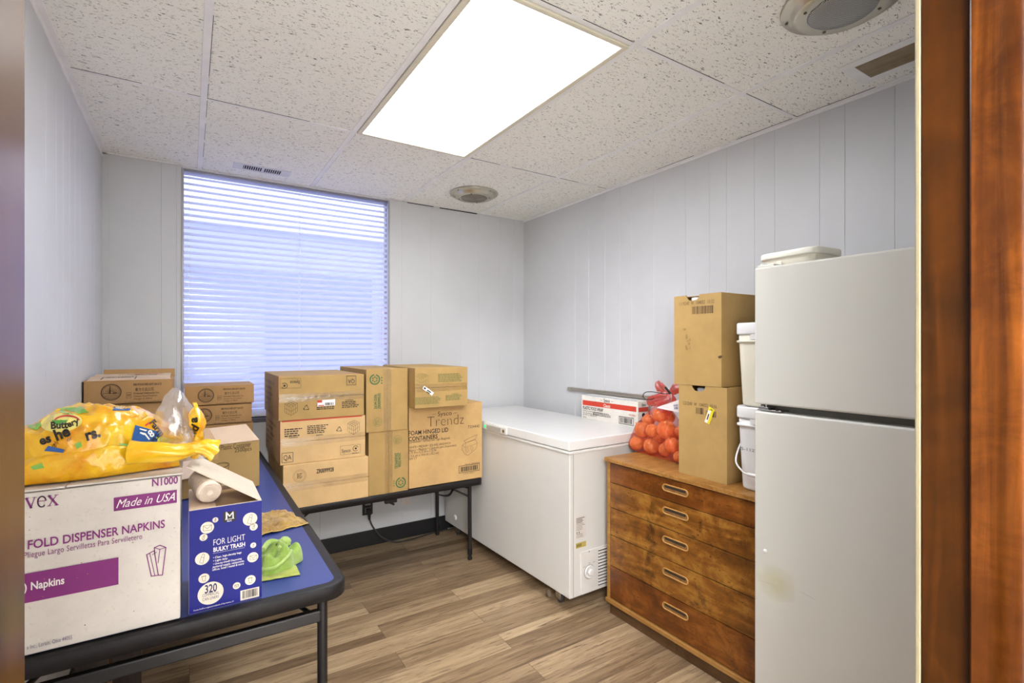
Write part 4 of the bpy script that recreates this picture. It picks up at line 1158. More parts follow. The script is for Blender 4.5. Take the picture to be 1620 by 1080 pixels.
# ------------------------------------------------------------------ yellow plastic bag on the napkin carton
bag = thing('plastic_bag', 'crumpled yellow plastic bag of printed bags lying on the napkin carton', 'plastic bag', (-.16, 1.49, zt + .004))
YEL = Nodes('yellow_bag_film')
v_ = YEL.coords(); nz = YEL.noise(v_, 11, 4, .6, .8)
YEL.color(YEL.ramp(nz, [(.25, rgb(224, 118, 8)), (.40, rgb(238, 164, 10)), (.58, rgb(246, 194, 26)), (.8, rgb(244, 212, 104))]))
YEL.set(Roughness=.2, Specular_IOR_Level=.6, Subsurface_Weight=.0, Coat_Weight=.3, Coat_Roughness=.1)
YEL.bump(YEL.noise(YEL.coords((1, 1, 1)), 46, 4, .6, 1.6), .35, .004)
YEL = YEL.m
CLEAR = glassy('clear_bag_film', (1, .985, .96, 1), .72, .1, .3)
bz = zt + .0045
def wr(x, y, z, amp):
    a = noise.noise(Vector((x * 16, y * 16, z * 20))) + .6 * (1 - 2 * abs(noise.noise(Vector((x * 26 + 5, y * 20, z * 34))))) + .35 * noise.noise(Vector((x * 60, y * 60, z * 60)))
    
    b = 1 - 2 * abs(noise.noise(Vector((x * 15 + z * 18, y * 13, z * 9 + x * 5))))
    c = 1 - 2 * abs(noise.noise(Vector((x * 38 - z * 30, y * 30 + 3, z * 26 + x * 14))))
    return (a * .55 + b * .75 + c * .4) * amp
def blob(x0, x1, yc, wy, hz, seed, amp=.011, base=bz, endp=.45):
    def fn(u, v):
        a = 2 * math.pi * u
        t = v
        e = max(0.02, math.sin(math.pi * min(max(t, .0), 1)) ** endp)
        x = x0 + (x1 - x0) * t
        yy = yc(t) + wy(t) * e * math.copysign(abs(math.cos(a)) ** .8, math.cos(a))
        h = hz(t) * e
        zz = base + h * .5 * (1 + math.copysign(abs(math.sin(a)) ** .75, math.sin(a)))
        k = wr(x + seed, yy, zz, amp)
        zz2 = max(base + .0005, zz + k * (1 if zz > base + .006 else .1))
        return Vector((x + .5 * wr(x + 3 + seed, yy, zz, amp), yy - .7 * wr(x, yy + 7 + seed, zz, amp), zz2))
    return fn
def interp(pts):
    def f(t):
        for (a, va), (b, vb) in zip(pts, pts[1:]):
            if t <= b: 
                k = (t - a) / (b - a); k = k * k * (3 - 2 * k)
                return va + (vb - va) * k
        return pts[-1][1]
    return f
mb = MB()
mb.grid(blob(-.372, -.012, interp([(0, 1.475), (.5, 1.485), (1, 1.50)]), interp([(0, .085), (.4, .10), (1, .085)]), interp([(0, .112), (.3, .142), (.55, .140), (.8, .150), (1, .158)]), 0), 110, 110, True, True)
yb = mb.build('yellow_film', YEL, bag)
mb = MB()
mb.grid(blob(-.345, -.02, interp([(0, 1.405), (.5, 1.40), (1, 1.43)]), interp([(0, .028), (1, .024)]), interp([(0, .05), (.3, .066), (.6, .062), (1, .05)]), 4.2, .007), 60, 90, True, True)
yl = mb.build('folded_film', YEL, bag)
mb = MB()
mb.grid(blob(-.090, .032, interp([(0, 1.49), (1, 1.50)]), interp([(0, .075), (1, .068)]), interp([(0, .156), (.45, .172), (1, .135)]), 2.2, .008), 70, 60, True, True)
mb.build('clear_film', CLEAR, bag)
# printed film bunched inside the clear end
mb = MB()
def inner(u, v):
    a = 2 * math.pi * u; zz = bz + .012 + v * .135
    r = (.019 + .009 * math.sin(v * 9 + 1) + .006 * noise.noise(Vector((a * 1.3, v * 9, 5)))) * max(.25, math.sin(math.pi * (v * .9 + .08)))
    return Vector((.010 + .018 * math.sin(v * 2.2) * (1 - v) + r * math.cos(a) * .9 + .004 * noise.noise(Vector((a, v * 7, 1))), 1.445 + 1.6 * r * math.sin(a), zz))
mb.grid(inner, 28, 30, True, True); iw = mb.build('bunched_film', YEL, bag)
# knotted neck flaring out to the right
mb = MB()
nk = [(-.11, 1.385, bz + .050), (-.06, 1.375, bz + .047), (-.02, 1.37, bz + .045), (.006, 1.374, bz + .048), (.022, 1.378, bz + .047), (.036, 1.382, bz + .043), (.050, 1.386, bz + .036)]
nkr = [.026, .022, .017, .012, .014, .018, .022]
S_ = smooth(nk, 5); rr = [0] * len(S_)
for i in range(len(S_)):
    f = i / 5; a = int(min(f, len(nkr) - 2)); rr[i] = nkr[a] + (nkr[min(a + 1, len(nkr) - 1)] - nkr[a]) * (f - a)
mb.tube(S_, rr, 22, False)
for i, pnt in enumerate(mb.v):
    k = i // 22; ang = (i % 22) / 22 * 2 * math.pi
    c = S_[k]; d = pnt - c
    mb.v[i] = c + d * (1 + .28 * math.sin(ang * 5 + k * .25) * min(1, k / 14)) + Vector((0, 0, .003 * noise.noise(Vector((k * .4, ang, 2)))))
mb.build('twisted_neck', YEL, bag)
# marks on the bag: measured on the photograph, laid on the film
def bvh_of(obs):
    vs, fs = [], []
    for o in obs:
        W = WORLD[o.name]; n = len(vs)
        vs += [W @ v.co for v in o.data.vertices]; fs += [[i + n for i in pl.vertices] for pl in o.data.polygons]
    return BVHTree.FromPolygons(vs, fs)
BV = bvh_of([yb, yl, iw])
def on_film(name, mat, polys, off=.0016, edge=.006, parent=bag):
    """polys: list of (2-D points in photograph pixels, faces)"""
    mb = MB()
    for pts, fs in polys:
        b = bmesh.new()
        vs = [b.verts.new((x, y, 0)) for x, y in pts]
        for f in fs:
            try: b.faces.new([vs[i] for i in f])
            except ValueError: pass
        bmesh.ops.triangulate(b, faces=b.faces[:])
        for _ in range(3):
            lg = [e for e in b.edges if e.calc_length() > edge * 500]
            if not lg: break
            bmesh.ops.subdivide_edges(b, edges=lg, cuts=1); bmesh.ops.triangulate(b, faces=b.faces[:])
        hit = {}
        for v in b.verts:
            d = ray(v.co.x, v.co.y).normalized()
            loc, nor, idx, dist = BV.ray_cast(EYEV, d)
            if loc is not None: hit[v] = loc - d * off
        b.verts.index_update()
        vv = [v for v in b.verts if v in hit]; ix = {v: i for i, v in enumerate(vv)}
        ff_ = []
        for f in b.faces:
            if all(v in hit for v in f.verts):
                w = [hit[v] for v in f.verts]
                if max((w[i] - w[i - 1]).length for i in range(len(w))) < .03: ff_.append([ix[v] for v in f.verts])
        mb.add([hit[v] for v in vv], ff_, True)
        b.free()
    return mb.build(name, mat, parent)
def txt2(body, x, y, h, ang=0, bold=.02, sx=1.0):
    vs, fs = text_geo(body, bold, 0, 1.0)
    k = h / .7; c, s_ = math.cos(R(ang)), math.sin(R(ang))
    return [(x + (a * sx * c + b * s_) * k, y + (a * sx * s_ - b * c) * k) for a, b in vs], fs
def ell(cx, cy, rx, ry, ang=0, a0=0, a1=360, n=26):
    c, s_ = math.cos(R(ang)), math.sin(R(ang)); pts = []
    for k in range(n + (0 if a1 - a0 >= 360 else 1)):
        a = R(a0 + (a1 - a0) * k / n); x, y = rx * math.cos(a), ry * math.sin(a)
        pts.append((cx + x * c - y * s_, cy + x * s_ + y * c))
    return pts
def one(pts): return (pts, [list(range(len(pts)))])
def band(cx, cy, rx, ry, w, a0, a1, n=14):
    o = ell(cx, cy, rx, ry, 0, a0, a1, n); i = ell(cx, cy, rx - w, ry - w, 0, a0, a1, n)
    m = len(o); return (o + i, [[k, k + 1, m + k + 1, m + k] for k in range(m - 1)])
GRN = plain('green_film', rgb(136, 190, 84), .25); PALEY = plain('pale_yellow_film', rgb(250, 232, 130), .25); BLUF = plain('blue_film', rgb(44, 92, 160), .28); BLK = plain('black_film_print', rgb(34, 26, 14), .3); REDF = plain('red_film', rgb(216, 66, 58), .3); WHF = plain('white_film_print', rgb(244, 244, 238), .3)
for q_ in [one([(45, 664), (60, 655), (66, 672), (58, 680), (44, 676)]), one([(96, 645), (130, 643), (140, 652), (112, 656), (95, 652)]), one([(188, 701), (214, 703), (210, 706), (190, 704)]), one([(48, 738), (66, 732), (70, 740), (52, 743)]), one([(118, 702), (128, 698), (130, 706), (122, 710)])]: on_film('green_print', GRN, [q_])
on_film('pale_oval', PALEY, [one(ell(97, 668, 33, 15, -6))], .0016)
on_film('red_arc', REDF, [band(106, 668, 22, 12, 2.6, 200, 340), one([(229, 672), (236, 667), (238, 669), (231, 674)])], .0022)
on_film('leaf_print', plain('leaf_green_film', rgb(92, 168, 66), .3), [one([(82, 664), (92, 668), (108, 664), (104, 668), (92, 672), (84, 670)])], .0024)
for q_ in [txt2('Butt', 80, 678, 11, -3, .035, 1.0), txt2('ery', 108, 676, 10, -22, .03), txt2('es', 64, 704, 14, -18, .035, 1.1), txt2('he', 89, 697, 17, -22, .04, 1.05), txt2('rs.', 137, 697, 17, -18, .04), txt2('igh', 84, 708, 7, -38, .0), txt2('or', 107, 699, 7, -30, .0), txt2('Farm', 236, 668, 10, 52, .03), txt2('PLE', 244, 701, 7, -52, .02), txt2('a', 312, 668, 13, -92, .04), txt2('nd', 306, 692, 13, -60, .04), one([(224, 711), (228, 711), (228, 714), (224, 714)]), one([(230, 712), (234, 712), (234, 715), (230, 715)]), one([(236, 713), (241, 713), (241, 716), (236, 716)])]: on_film('printed_word', BLK, [q_], .0028)
for q_ in [one([(214, 672), (256, 684), (246, 702), (208, 697)]), one([(181, 641), (213, 641), (205, 649), (178, 649)]), one([(76, 705), (102, 711), (100, 716), (70, 713)])]: on_film('blue_print', BLUF, [q_], .0018)
on_film('white_letters', WHF, [txt2('18', 233, 697, 11, -38, .03), one([(221, 677), (233, 680), (231, 682), (221, 679)]), one([(222, 683), (230, 685), (228, 688), (221, 685)]), txt2('FRESH', 183, 647, 3.6, -4, .01)], .0026)
on_film('yellow_green_tag', plain('yellow_green_film', rgb(206, 214, 90), .3), [one([(247, 690), (262, 692), (276, 697), (262, 700), (250, 698)])], .0019)

# ------------------------------------------------------------------ cloths
def towel_mat(name, c, c2, sc=420):
    N = Nodes(name); v = N.coords(); a = N.noise(v, 26, 4, .6); b = N.noise(v, sc, 2)
    N.color(N.ramp(a, [(.3, c2), (.65, c)])); N.set(Roughness=.95, Specular_IOR_Level=.1, Sheen_Weight=.3); N.bump(b, .7, .003); return N.m
TG = towel_mat('green_terry', rgb(164, 190, 100), rgb(128, 160, 66)); TB = towel_mat('mustard_cloth', rgb(190, 154, 84), rgb(142, 104, 46))
tgc = thing('cleaning_cloth', 'bunched bright green terry cloth at the corner of the blue table', 'cloth', (.195, 1.53, T1Z))
mb = MB()
def towel(u, v):
    a = 2 * math.pi * u; ph = v
    r = (.046 + .008 * math.sin(3 * a + 1) + .006 * math.sin(5 * a)) * math.cos(ph * math.pi / 2 * .999) ** .35 if v < .98 else .004
    x, y = r * 1.18 * math.cos(a), r * math.sin(a)
    z = .052 * math.sin(ph * math.pi / 2)
    fold = .012 * math.sin(x * 95 + y * 60 + 1.2) * ph + .010 * noise.noise(Vector((x * 32, y * 32, 3)))
    return Vector((.207 + x, 1.535 + y, T1Z + .001 + max(0, z + fold * (.3 + ph))))
mb.grid(towel, 80, 36, True, True); mb.build('terry_bundle', TG, tgc)
mb = MB()
fp_ = [(.166, 1.497, T1Z + .020), (.190, 1.478, T1Z + .022), (.222, 1.487, T1Z + .038), (.238, 1.512, T1Z + .044), (.242, 1.545, T1Z + .034)]
mb.tube(smooth(fp_, 6), .0048, 8); mb.tube(smooth([(.196, 1.585, T1Z + .028), (.215, 1.592, T1Z + .046), (.236, 1.588, T1Z + .050), (.240, 1.580, T1Z + .036)], 5), [.008] * 8 + [.012] * 5 + [.009] * 3, 10)
mb.tube(smooth([(.17, 1.53, T1Z + .058), (.19, 1.555, T1Z + .068), (.215, 1.54, T1Z + .062), (.21, 1.515, T1Z + .055)], 5), .007, 10)
mb.build('rolled_hem', towel_mat('green_terry_hem', rgb(178, 202, 118), rgb(150, 180, 88)), tgc)
mb = MB()
def sh(u, v):
    x = .156 + u * .095; y = 1.458 + v * .07 - .012 * u
    return Vector((x, y, T1Z + .002 + .005 * abs(noise.noise(Vector((u * 4, v * 4, 8))))))
mb.grid(sh, 20, 14); mb.build('flat_fold', towel_mat('yellow_green_terry', rgb(178, 190, 78), rgb(150, 158, 50)), tgc)
tbc = thing('cleaning_cloth', 'crumpled mustard brown cloth lying flat on the blue table', 'cloth', (.262, 1.93, T1Z))
mb = MB()
def rag(u, v):
    ed = .008 * noise.noise(Vector((u * 5, v * 5, 9)))
    x = .150 + u * (.196 - .045 * v) + ed + .02 * v * (1 - u); y = 1.795 + v * .245 + .05 * u * (1 - v) + ed
    z = .004 + .020 * abs(noise.noise(Vector((u * 3.2, v * 3.2, .4)))) + .010 * abs(noise.noise(Vector((u * 9, v * 7, 2)))) + .004 * noise.noise(Vector((u * 22, v * 22, 2)))
    e = min(u, 1 - u, v, 1 - v); z *= min(1, .35 + e * 6)
    return Vector((x, y, T1Z + max(.0012, z)))
mb.grid(rag, 56, 56); cloth = mb.build('cloth_sheet', TB, tbc)
mb = MB()
ed = [rag(k / 30, 0) for k in range(31)] + [rag(1, k / 30) for k in range(31)] + [rag(1 - k / 30, 1) for k in range(31)] + [rag(0, 1 - k / 30) for k in range(30)]
mb.tube([q_ + Vector((0, 0, .0012)) for q_ in ed], .0016, 6, closed=True); mb.build('stitched_hem', towel_mat('mustard_hem', rgb(222, 190, 110), rgb(200, 164, 84)), tbc)

# ------------------------------------------------------------------ chest freezer
FRO, FRR = Vector((1.603, 1.968, 0)), 1.5
MF = Matrix.Translation(FRO) @ Matrix.Rotation(R(FRR), 4, 'Z')
FD, FL, FZ0, FZ1, FZL = .64, 1.385, .085, .815, .880
fz = thing('chest_freezer', 'white chest freezer on casters against the right wall', 'freezer', FRO, R(FRR))
def fp3(x, y, z): return MF @ Vector((x, y, z))
mb = MB(); mb.box(0, FD, 0, FL, FZ0, FZ1, .006, 3, MF); mb.build('freezer_body', ENAMEL, fz)
mb = MB(); mb.box(.022, .026, -.0006, .001, FZ0 + .004, FZ1 - .004, 0, 1, MF); mb.build('corner_seam', plain('grey_seam', rgb(170, 166, 158), .5), fz)
mb = MB(); mb.box(-.006, FD, -.006, FL + .006, FZ1 - .003, FZ1 + .012, .004, 2, MF); mb.build('body_lip', plain('white_plastic_lip', rgb(236, 235, 232), .35), fz)
mb = MB(); mb.box(.002, FD - .004, .002, FL - .002, FZ1 + .011, FZL - .048, 0, 1, MF); mb.build('lid_gasket', GASKET, fz)
mb = MB(); mb.box(-.010, FD, -.008, FL + .008, FZL - .050, FZL, .005, 3, MF); lid = mb.build('lid', plain('white_lid_enamel', rgb(232, 231, 228), .2, vary=.01), fz)
mb = MB(); mb.box(-.024, -.008, .545, .800, FZL - .050, FZL - .006, .006, 3, MF); mb.build('lid_handle', plain('grey_white_plastic', rgb(216, 214, 210), .35), lid)
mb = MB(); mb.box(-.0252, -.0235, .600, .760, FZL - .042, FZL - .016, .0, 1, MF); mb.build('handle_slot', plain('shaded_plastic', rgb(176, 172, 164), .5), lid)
mb = MB(); mb.lathe([(.010, 0), (.010, .003), (.006, .004), (.002, .0035)], MF @ Matrix.Translation((-.0238, .570, FZL - .028)) @ Matrix.Rotation(R(-90), 4, 'Y'), 20); mb.build('lid_lock', plain('brass_lock', rgb(140, 126, 92), .35, .8), lid)
N = Nodes('green_pilot_light'); N.set(Base_Color=rgb(40, 160, 90), Emission_Color=rgb(60, 210, 120), Emission_Strength=.8)
mb = MB(); mb.box(-.0262, -.0238, .772, .790, FZL - .036, FZL - .018, .002, 2, MF); mb.build('pilot_light', N.m, lid)
for x in (.055, FD - .06):
    for y in (.14, FL - .10):
        c = fp3(x, y, 0)
        mb = MB(); mb.box(x - .022, x + .022, y - .028, y + .028, FZ0 - .006, FZ0, .001, 1, MF); mb.box(x - .016, x - .012, y - .02, y + .02, .022, FZ0 - .004, .001, 1, MF); mb.box(x + .012, x + .016, y - .02, y + .02, .022, FZ0 - .004, .001, 1, MF)
        cs = mb.build('caster', CHROME, fz)
        mb = MB(); mb.lathe([(.004, -.010), (.022, -.010), (.026, -.007), (.026, .007), (.022, .010), (.004, .010)], Matrix.Translation(c + Vector((0, 0, .0262))) @ Matrix.Rotation(R(FRR), 4, 'Z') @ Matrix.Rotation(R(90), 4, 'Y'), 20); mb.build('caster_wheel', plain('grey_black_wheel', rgb(58, 56, 54), .5), cs)
mb = MB(); mb.slab(fp3(-.010, .172, .070), fp3(.0, .158, .072), fp3(.004, .150, .040), fp3(-.008, .164, .034), .002); mb.build('brake_pedal', CHROME, fz)
mb = MB(); mb.lathe([(.018, 0), (.018, .008), (.013, .012), (.004, .012)], MF @ Matrix.Translation((0, FL - .165, .155)) @ Matrix.Rotation(R(-90), 4, 'Y'), 24); mb.build('drain_plug', plain('white_plug', rgb(232, 230, 226), .35), fz)
mb = MB(); mb.tube([fp3(-.03, FL - .10, .058), fp3(.03, FL - .10, .058)], .008, 10); mb.build('drain_tube', CHROME, fz)
fe_ = Face(fp3(0, 0, 0), MF.to_3x3() @ Vector((1, 0, 0)), (0, 0, 1))
u0, vb = fe_.uv(917.5, 941); vt = fe_.uv(917.5, 873)[1]; u1 = .42
mb = MB(); mb.box(u0, u1, -.007, 0, vb, vt, .003, 2, MF); vp = mb.build('vent_panel', plain('panel_plastic', rgb(222, 218, 212), .35), fz)
us = fe_.uv(945, 900)[0]
mb = MB()
ns = 12
for k in range(ns):
    z = vb + .022 + k * (vt - vb - .04) / (ns - 1)
    mb.box(us, u1 - .012, -.0078, -.0065, z - .0032, z + .0032, 0, 1, MF)
mb.build('vent_slots', SLATE, vp)
mb = MB()
for k in range(ns):
    z = vb + .022 + k * (vt - vb - .04) / (ns - 1)
    mb.slab(fp3(us, -.007, z + .0052), fp3(u1 - .012, -.007, z + .0052), fp3(u1 - .012, -.0105, z + .0030), fp3(us, -.0105, z + .0030), .0010)
mb.build('vent_louvres', plain('panel_plastic', rgb(222, 218, 212), .35), vp)
ud, vd = fe_.uv(931, 903)
MD = MF @ Matrix.Translation((ud, -.007, vd)) @ Matrix.Rotation(R(90), 4, 'X')
mb = MB(); mb.lathe([(.034, 0), (.034, .004), (.031, .007), (.027, .007), (.026, .005), (.017, .005)], MD, 36); dl = mb.build('thermostat_dial', plain('dial_plastic', rgb(228, 226, 222), .3), vp)
mb = MB(); mb.lathe([(.017, .005), (.017, .016), (.014, .018), (.003, .018)], MD, 30); mb.build('dial_knob', plain('dial_plastic', rgb(228, 226, 222), .3), dl)
mb = MB(); mb.lathe([(.036, 0), (.036, .0012), (.0345, .0012)], MD, 36); mb.build('dial_ring', plain('dial_scale', rgb(120, 124, 140), .4), vp)
fdp = Face(fp3(0, -.0070, 0), MF.to_3x3() @ Vector((1, 0, 0)), (0, 0, 1))
p = Print(fdp); p.textuv('OFF', ud - .008, ud + .006, vd + .042, vd + .047); p.textuv('COLD', ud - .045, ud - .028, vd + .030, vd + .035); p.textuv('MAX', ud + .024, ud + .040, vd + .040, vd + .045); p.discuv(ud - .002, vt - vb and vt - .008, .003); p.build('dial_words', INKB, vp)
p = Print(fe_, .0006); ua, va = fe_.uv(911, 853); ub = fe_.uv(927, 853)[0]; vc = fe_.uv(911, 818)[1]; p.polyuv([(ua, va), (ub, va), (ub, vc), (ua, vc)]); rp = p.build('rating_label', plain('pale_label', rgb(214, 208, 200), .5), fz)
p = Print(fe_, .0010); rg = random.Random(5)
for k in range(14):
    z = va + .006 + k * (vc - va - .01) / 14
    if k in (3, 4): continue
    e = ub - (ub - ua) * rg.uniform(.1, .4); w = .0042 if k > 9 else .0022
    p.polyuv([(ua + .002, z), (e, z), (e, z + w), (ua + .002, z + w)])
p.polyuv([(ua + .004, va + .025), (ua + .010, va + .025), (ua + .010, va + .036), (ua + .004, va + .036)]); p.polyuv([(ua + .018, va + .025), (ua + .025, va + .025), (ua + .025, va + .036), (ua + .018, va + .036)])
p.build('label_print', plain('grey_label_ink', rgb(128, 118, 112), .6), rp)
p = Print(fe_, .0006); ua, va = fe_.uv(911, 868); vc = fe_.uv(911, 859.5)[1]; p.polyuv([(ua, va), (ub, va), (ub, vc), (ua, vc)]); wl = p.build('warning_label', plain('mustard_label', rgb(190, 172, 92), .5), fz)
p = Print(fe_, .0010); 
for k in range(4): p.polyuv([(ua + .004 + k * .009, va + .006), (ua + .010 + k * .009, va + .006), (ua + .010 + k * .009, vc - .007), (ua + .004 + k * .009, vc - .005)])
p.build('label_print', plain('olive_ink', rgb(110, 98, 50), .6), wl)

# cling film carton on the freezer lid
WZ = FZL
wc = thing('wrap_carton', 'long white and red carton of plastic food wrap at the back of the freezer lid', 'carton', (2.225, 2.307, WZ))
mb = MB(); mb.box(2.183, 2.272, 2.060, 2.556, WZ, WZ + .154, .002, 2); mb.build('carton_body', cardboard('white_wrap_board', rgb(232, 226, 216)), wc)
fw = Face((2.183, 2.556, WZ), (0, -1, 0), (0, 0, 1))
W_, H_ = .496, .154
p = Print(fw, .0008); p.polyuv([(.012, .088), (.484, .092), (.484, .122), (.012, .120)]); p.build('red_band', REDINK, wc)
p = Print(fw, .0008); p.textuv('PLASTIC FOOD WRAP', .014, .205, .062, .082, .03); p.textuv('Sysco', .21, .265, .126, .146, .02)
p.strokeuv([(.18, .134), (.2, .134)], .002); p.strokeuv([(.275, .134), (.295, .134)], .002)
p.textuv('Envoltura plástica para alimentos', .014, .20, .048, .058, 0, .2); p.textuv('Film de plastique alimentaire', .014, .17, .034, .044, 0, .2); p.textuv('18 IN x 2000 FT', .014, .15, .022, .031)
p.textuv('Sysco', .014, .05, .006, .017, .01); p.lines(938, 968, 656, 650, 3, 8)
p.strokeuv([(.345, .010), (.462, .010), (.462, .052), (.345, .052)], .0035, True); p.barcodeuv(.355, .452, .016, .047, 20, 6); p.textuv('5410130', .44, .47, .056, .060); p.build('printed_words', INK, wc)
p = Print(fw, .0011); p.textuv('Classic', .21, .27, .094, .114, .012, .15); p.build('band_word', WHITEINK, wc)
p = Print(fw, .0008); p.textuv('7413086', .425, .475, .064, .075, 0); p.build('red_code', REDINK, wc)
fs2 = Face((2.183, 2.060, WZ), (1, 0, 0), (0, 0, 1))
p = Print(fs2, .0008); p.polyuv([(.004, .092), (.085, .092), (.085, .118), (.004, .118)]); p.build('red_band', REDINK, wc)
p = Print(fs2, .0008); p.textuv('Sysco', .03, .065, .124, .142, .02); p.textuv('PLASTIC WRAP', .004, .08, .03, .042, .02); p.lines(1012, 1024, 668, 664, 2, 4); p.build('end_words', INK, wc)
p = Print(fs2, .0008); p.discuv(.045, .072, .013); p.build('end_hole', SLATE, wc)
mb = MB()
for k in range(62):
    y = 2.066 + k * .0079
    mb.add([(2.1825, y, WZ + .153), (2.1825, y + .0079, WZ + .153), (2.179, y + .004, WZ + .1585), (2.192, y, WZ + .1545), (2.192, y + .0079, WZ + .1545)], [[0, 1, 2], [0, 2, 3], [1, 4, 2], [2, 4, 3], [0, 3, 4, 1]])
mb.build('serrated_cutter', plain('cutter_steel', rgb(196, 204, 222), .3, .9), wc)

# ------------------------------------------------------------------ chest of drawers
WD_TOP = mat_wood('worn_top_wood', rgb(120, 78, 32), rgb(160, 112, 54), rgb(188, 142, 78), (6, 60, 60), .42, rgb(110, 66, 26), .4)
WD_F = mat_wood('stained_drawer_wood', rgb(62, 30, 6), rgb(130, 80, 26), rgb(186, 134, 58), (8, 3.0, 16), .33, rgb(58, 28, 8), .85, .15, True)
WD_F2 = mat_wood('reddish_drawer_wood', rgb(60, 26, 6), rgb(112, 60, 18), rgb(160, 100, 40), (8, 3.0, 16), .32, rgb(52, 24, 6), .8, .15, True)
WD_P = mat_wood('dark_plinth_wood', rgb(64, 42, 24), rgb(86, 60, 36), rgb(106, 76, 48), (8, 3, 40), .5)
WD_E = mat_wood('worn_edge_wood', rgb(126, 84, 34), rgb(160, 114, 56), rgb(184, 140, 80), (40, 3, 40), .45)
DXF, DXB, DYN, DYF, DZT = 1.790, 2.278, .975, 1.900, .790
dr = thing('chest_of_drawers', 'worn orange-brown wooden chest of five wide drawers between freezer and fridge', 'chest of drawers', ((DXF + DXB) / 2, (DYN + DYF) / 2, 0))
mb = MB(); mb.box(DXF - .010, DXB, DYN - .004, DYF + .010, DZT - .020, DZT, .003, 2); mb.build('top_board', WD_TOP, dr)
for y0 in (DYF - .020, DYN):
    mb = MB(); mb.box(DXF, DXB, y0, y0 + .020, .07, DZT - .020, .002, 1); mb.build('side_panel', WD_E, dr)
mb = MB(); mb.box(DXB - .008, DXB, DYN + .02, DYF - .02, .09, DZT - .022); mb.build('back_panel', WD_E, dr)
mb = MB(); mb.box(DXF - .008, DXB, DYN - .002, DYF + .004, .060, .080, .003, 2); mb.build('base_rail', WD_E, dr)
mb = MB(); mb.box(DXF + .014, DXB - .02, DYN + .004, 1.475, 0, .060, .001, 1); mb.box(DXF + .012, DXB - .02, 1.477, DYF - .010, 0, .060, .001, 1); mb.build('plinth', WD_P, dr)
zb = [.083, .248, .403, .541, .667, .766]; hz_ = [.195, .348, .491, .621, .723]
BRASS = plain('worn_pull_wood', rgb(186, 136, 70), .35, vary=.15, vscale=40)
for k in range(5):
    a, b = zb[k] + .0016, zb[k + 1] - .0022
    mb = MB(); mb.box(DXF + .003, DXF + .022, DYN + .021, DYF - .021, a, b, .0015, 2)
    mb.box(DXF + .022, DXB - .03, DYN + .035, DYN + .047, a + .01, b - .012); mb.box(DXF + .022, DXB - .03, DYF - .047, DYF - .035, a + .01, b - .012); mb.box(DXF + .022, DXB - .03, DYN + .04, DYF - .04, a + .008, a + .014)
    d = mb.build('drawer', WD_F2 if k in (0, 4) else WD_F, dr)
    yc, zc, hw, hh = 1.474, hz_[k], .066, .0125
    def stad(hw, hh, n=10):
        pts = []
        for c, a0 in ((hw - hh, -90), (-(hw - hh), 90)):
            for i in range(n + 1): pts.append((c + hh * math.cos(R(a0 + 180 * i / n)), hh * math.sin(R(a0 + 180 * i / n))))
        return pts
    A, B, C = stad(hw + .0045, hh + .0045), stad(hw, hh), stad(hw - .001, hh - .001)
    mb = MB(); n = len(A)
    vs = [Vector((DXF + .0025, yc + y, zc + z)) for y, z in A] + [Vector((DXF - .0015, yc + y * .985, zc + z * .93)) for y, z in A] + [Vector((DXF - .0012, yc + y, zc + z)) for y, z in B] + [Vector((DXF + .0026, yc + y, zc + z)) for y, z in C]
    fs = []
    for r_ in range(3):
        for i in range(n): fs.append([r_ * n + i, r_ * n + (i + 1) % n, (r_ + 1) * n + (i + 1) % n, (r_ + 1) * n + i])
    mb.add(vs, fs, True); mb.build('recessed_pull', BRASS, d)
    mb = MB(); mb.add([Vector((DXF + .0022, yc + y, zc + z)) for y, z in C], [list(range(n))]); mb.build('pull_recess', plain('pull_hollow', rgb(136, 98, 54), .6, vary=.3, vscale=60), d)
    mb = MB(); mb.box(DXF - .0012, DXF + .002, yc - hw + .010, yc + hw - .012, zc + .001, zc + hh - .0015, .001, 1); mb.build('pull_shade', plain('painted_pull_shade', rgb(52, 40, 28), .6), d)  # dark plate standing in for the shade in the pull's upper half

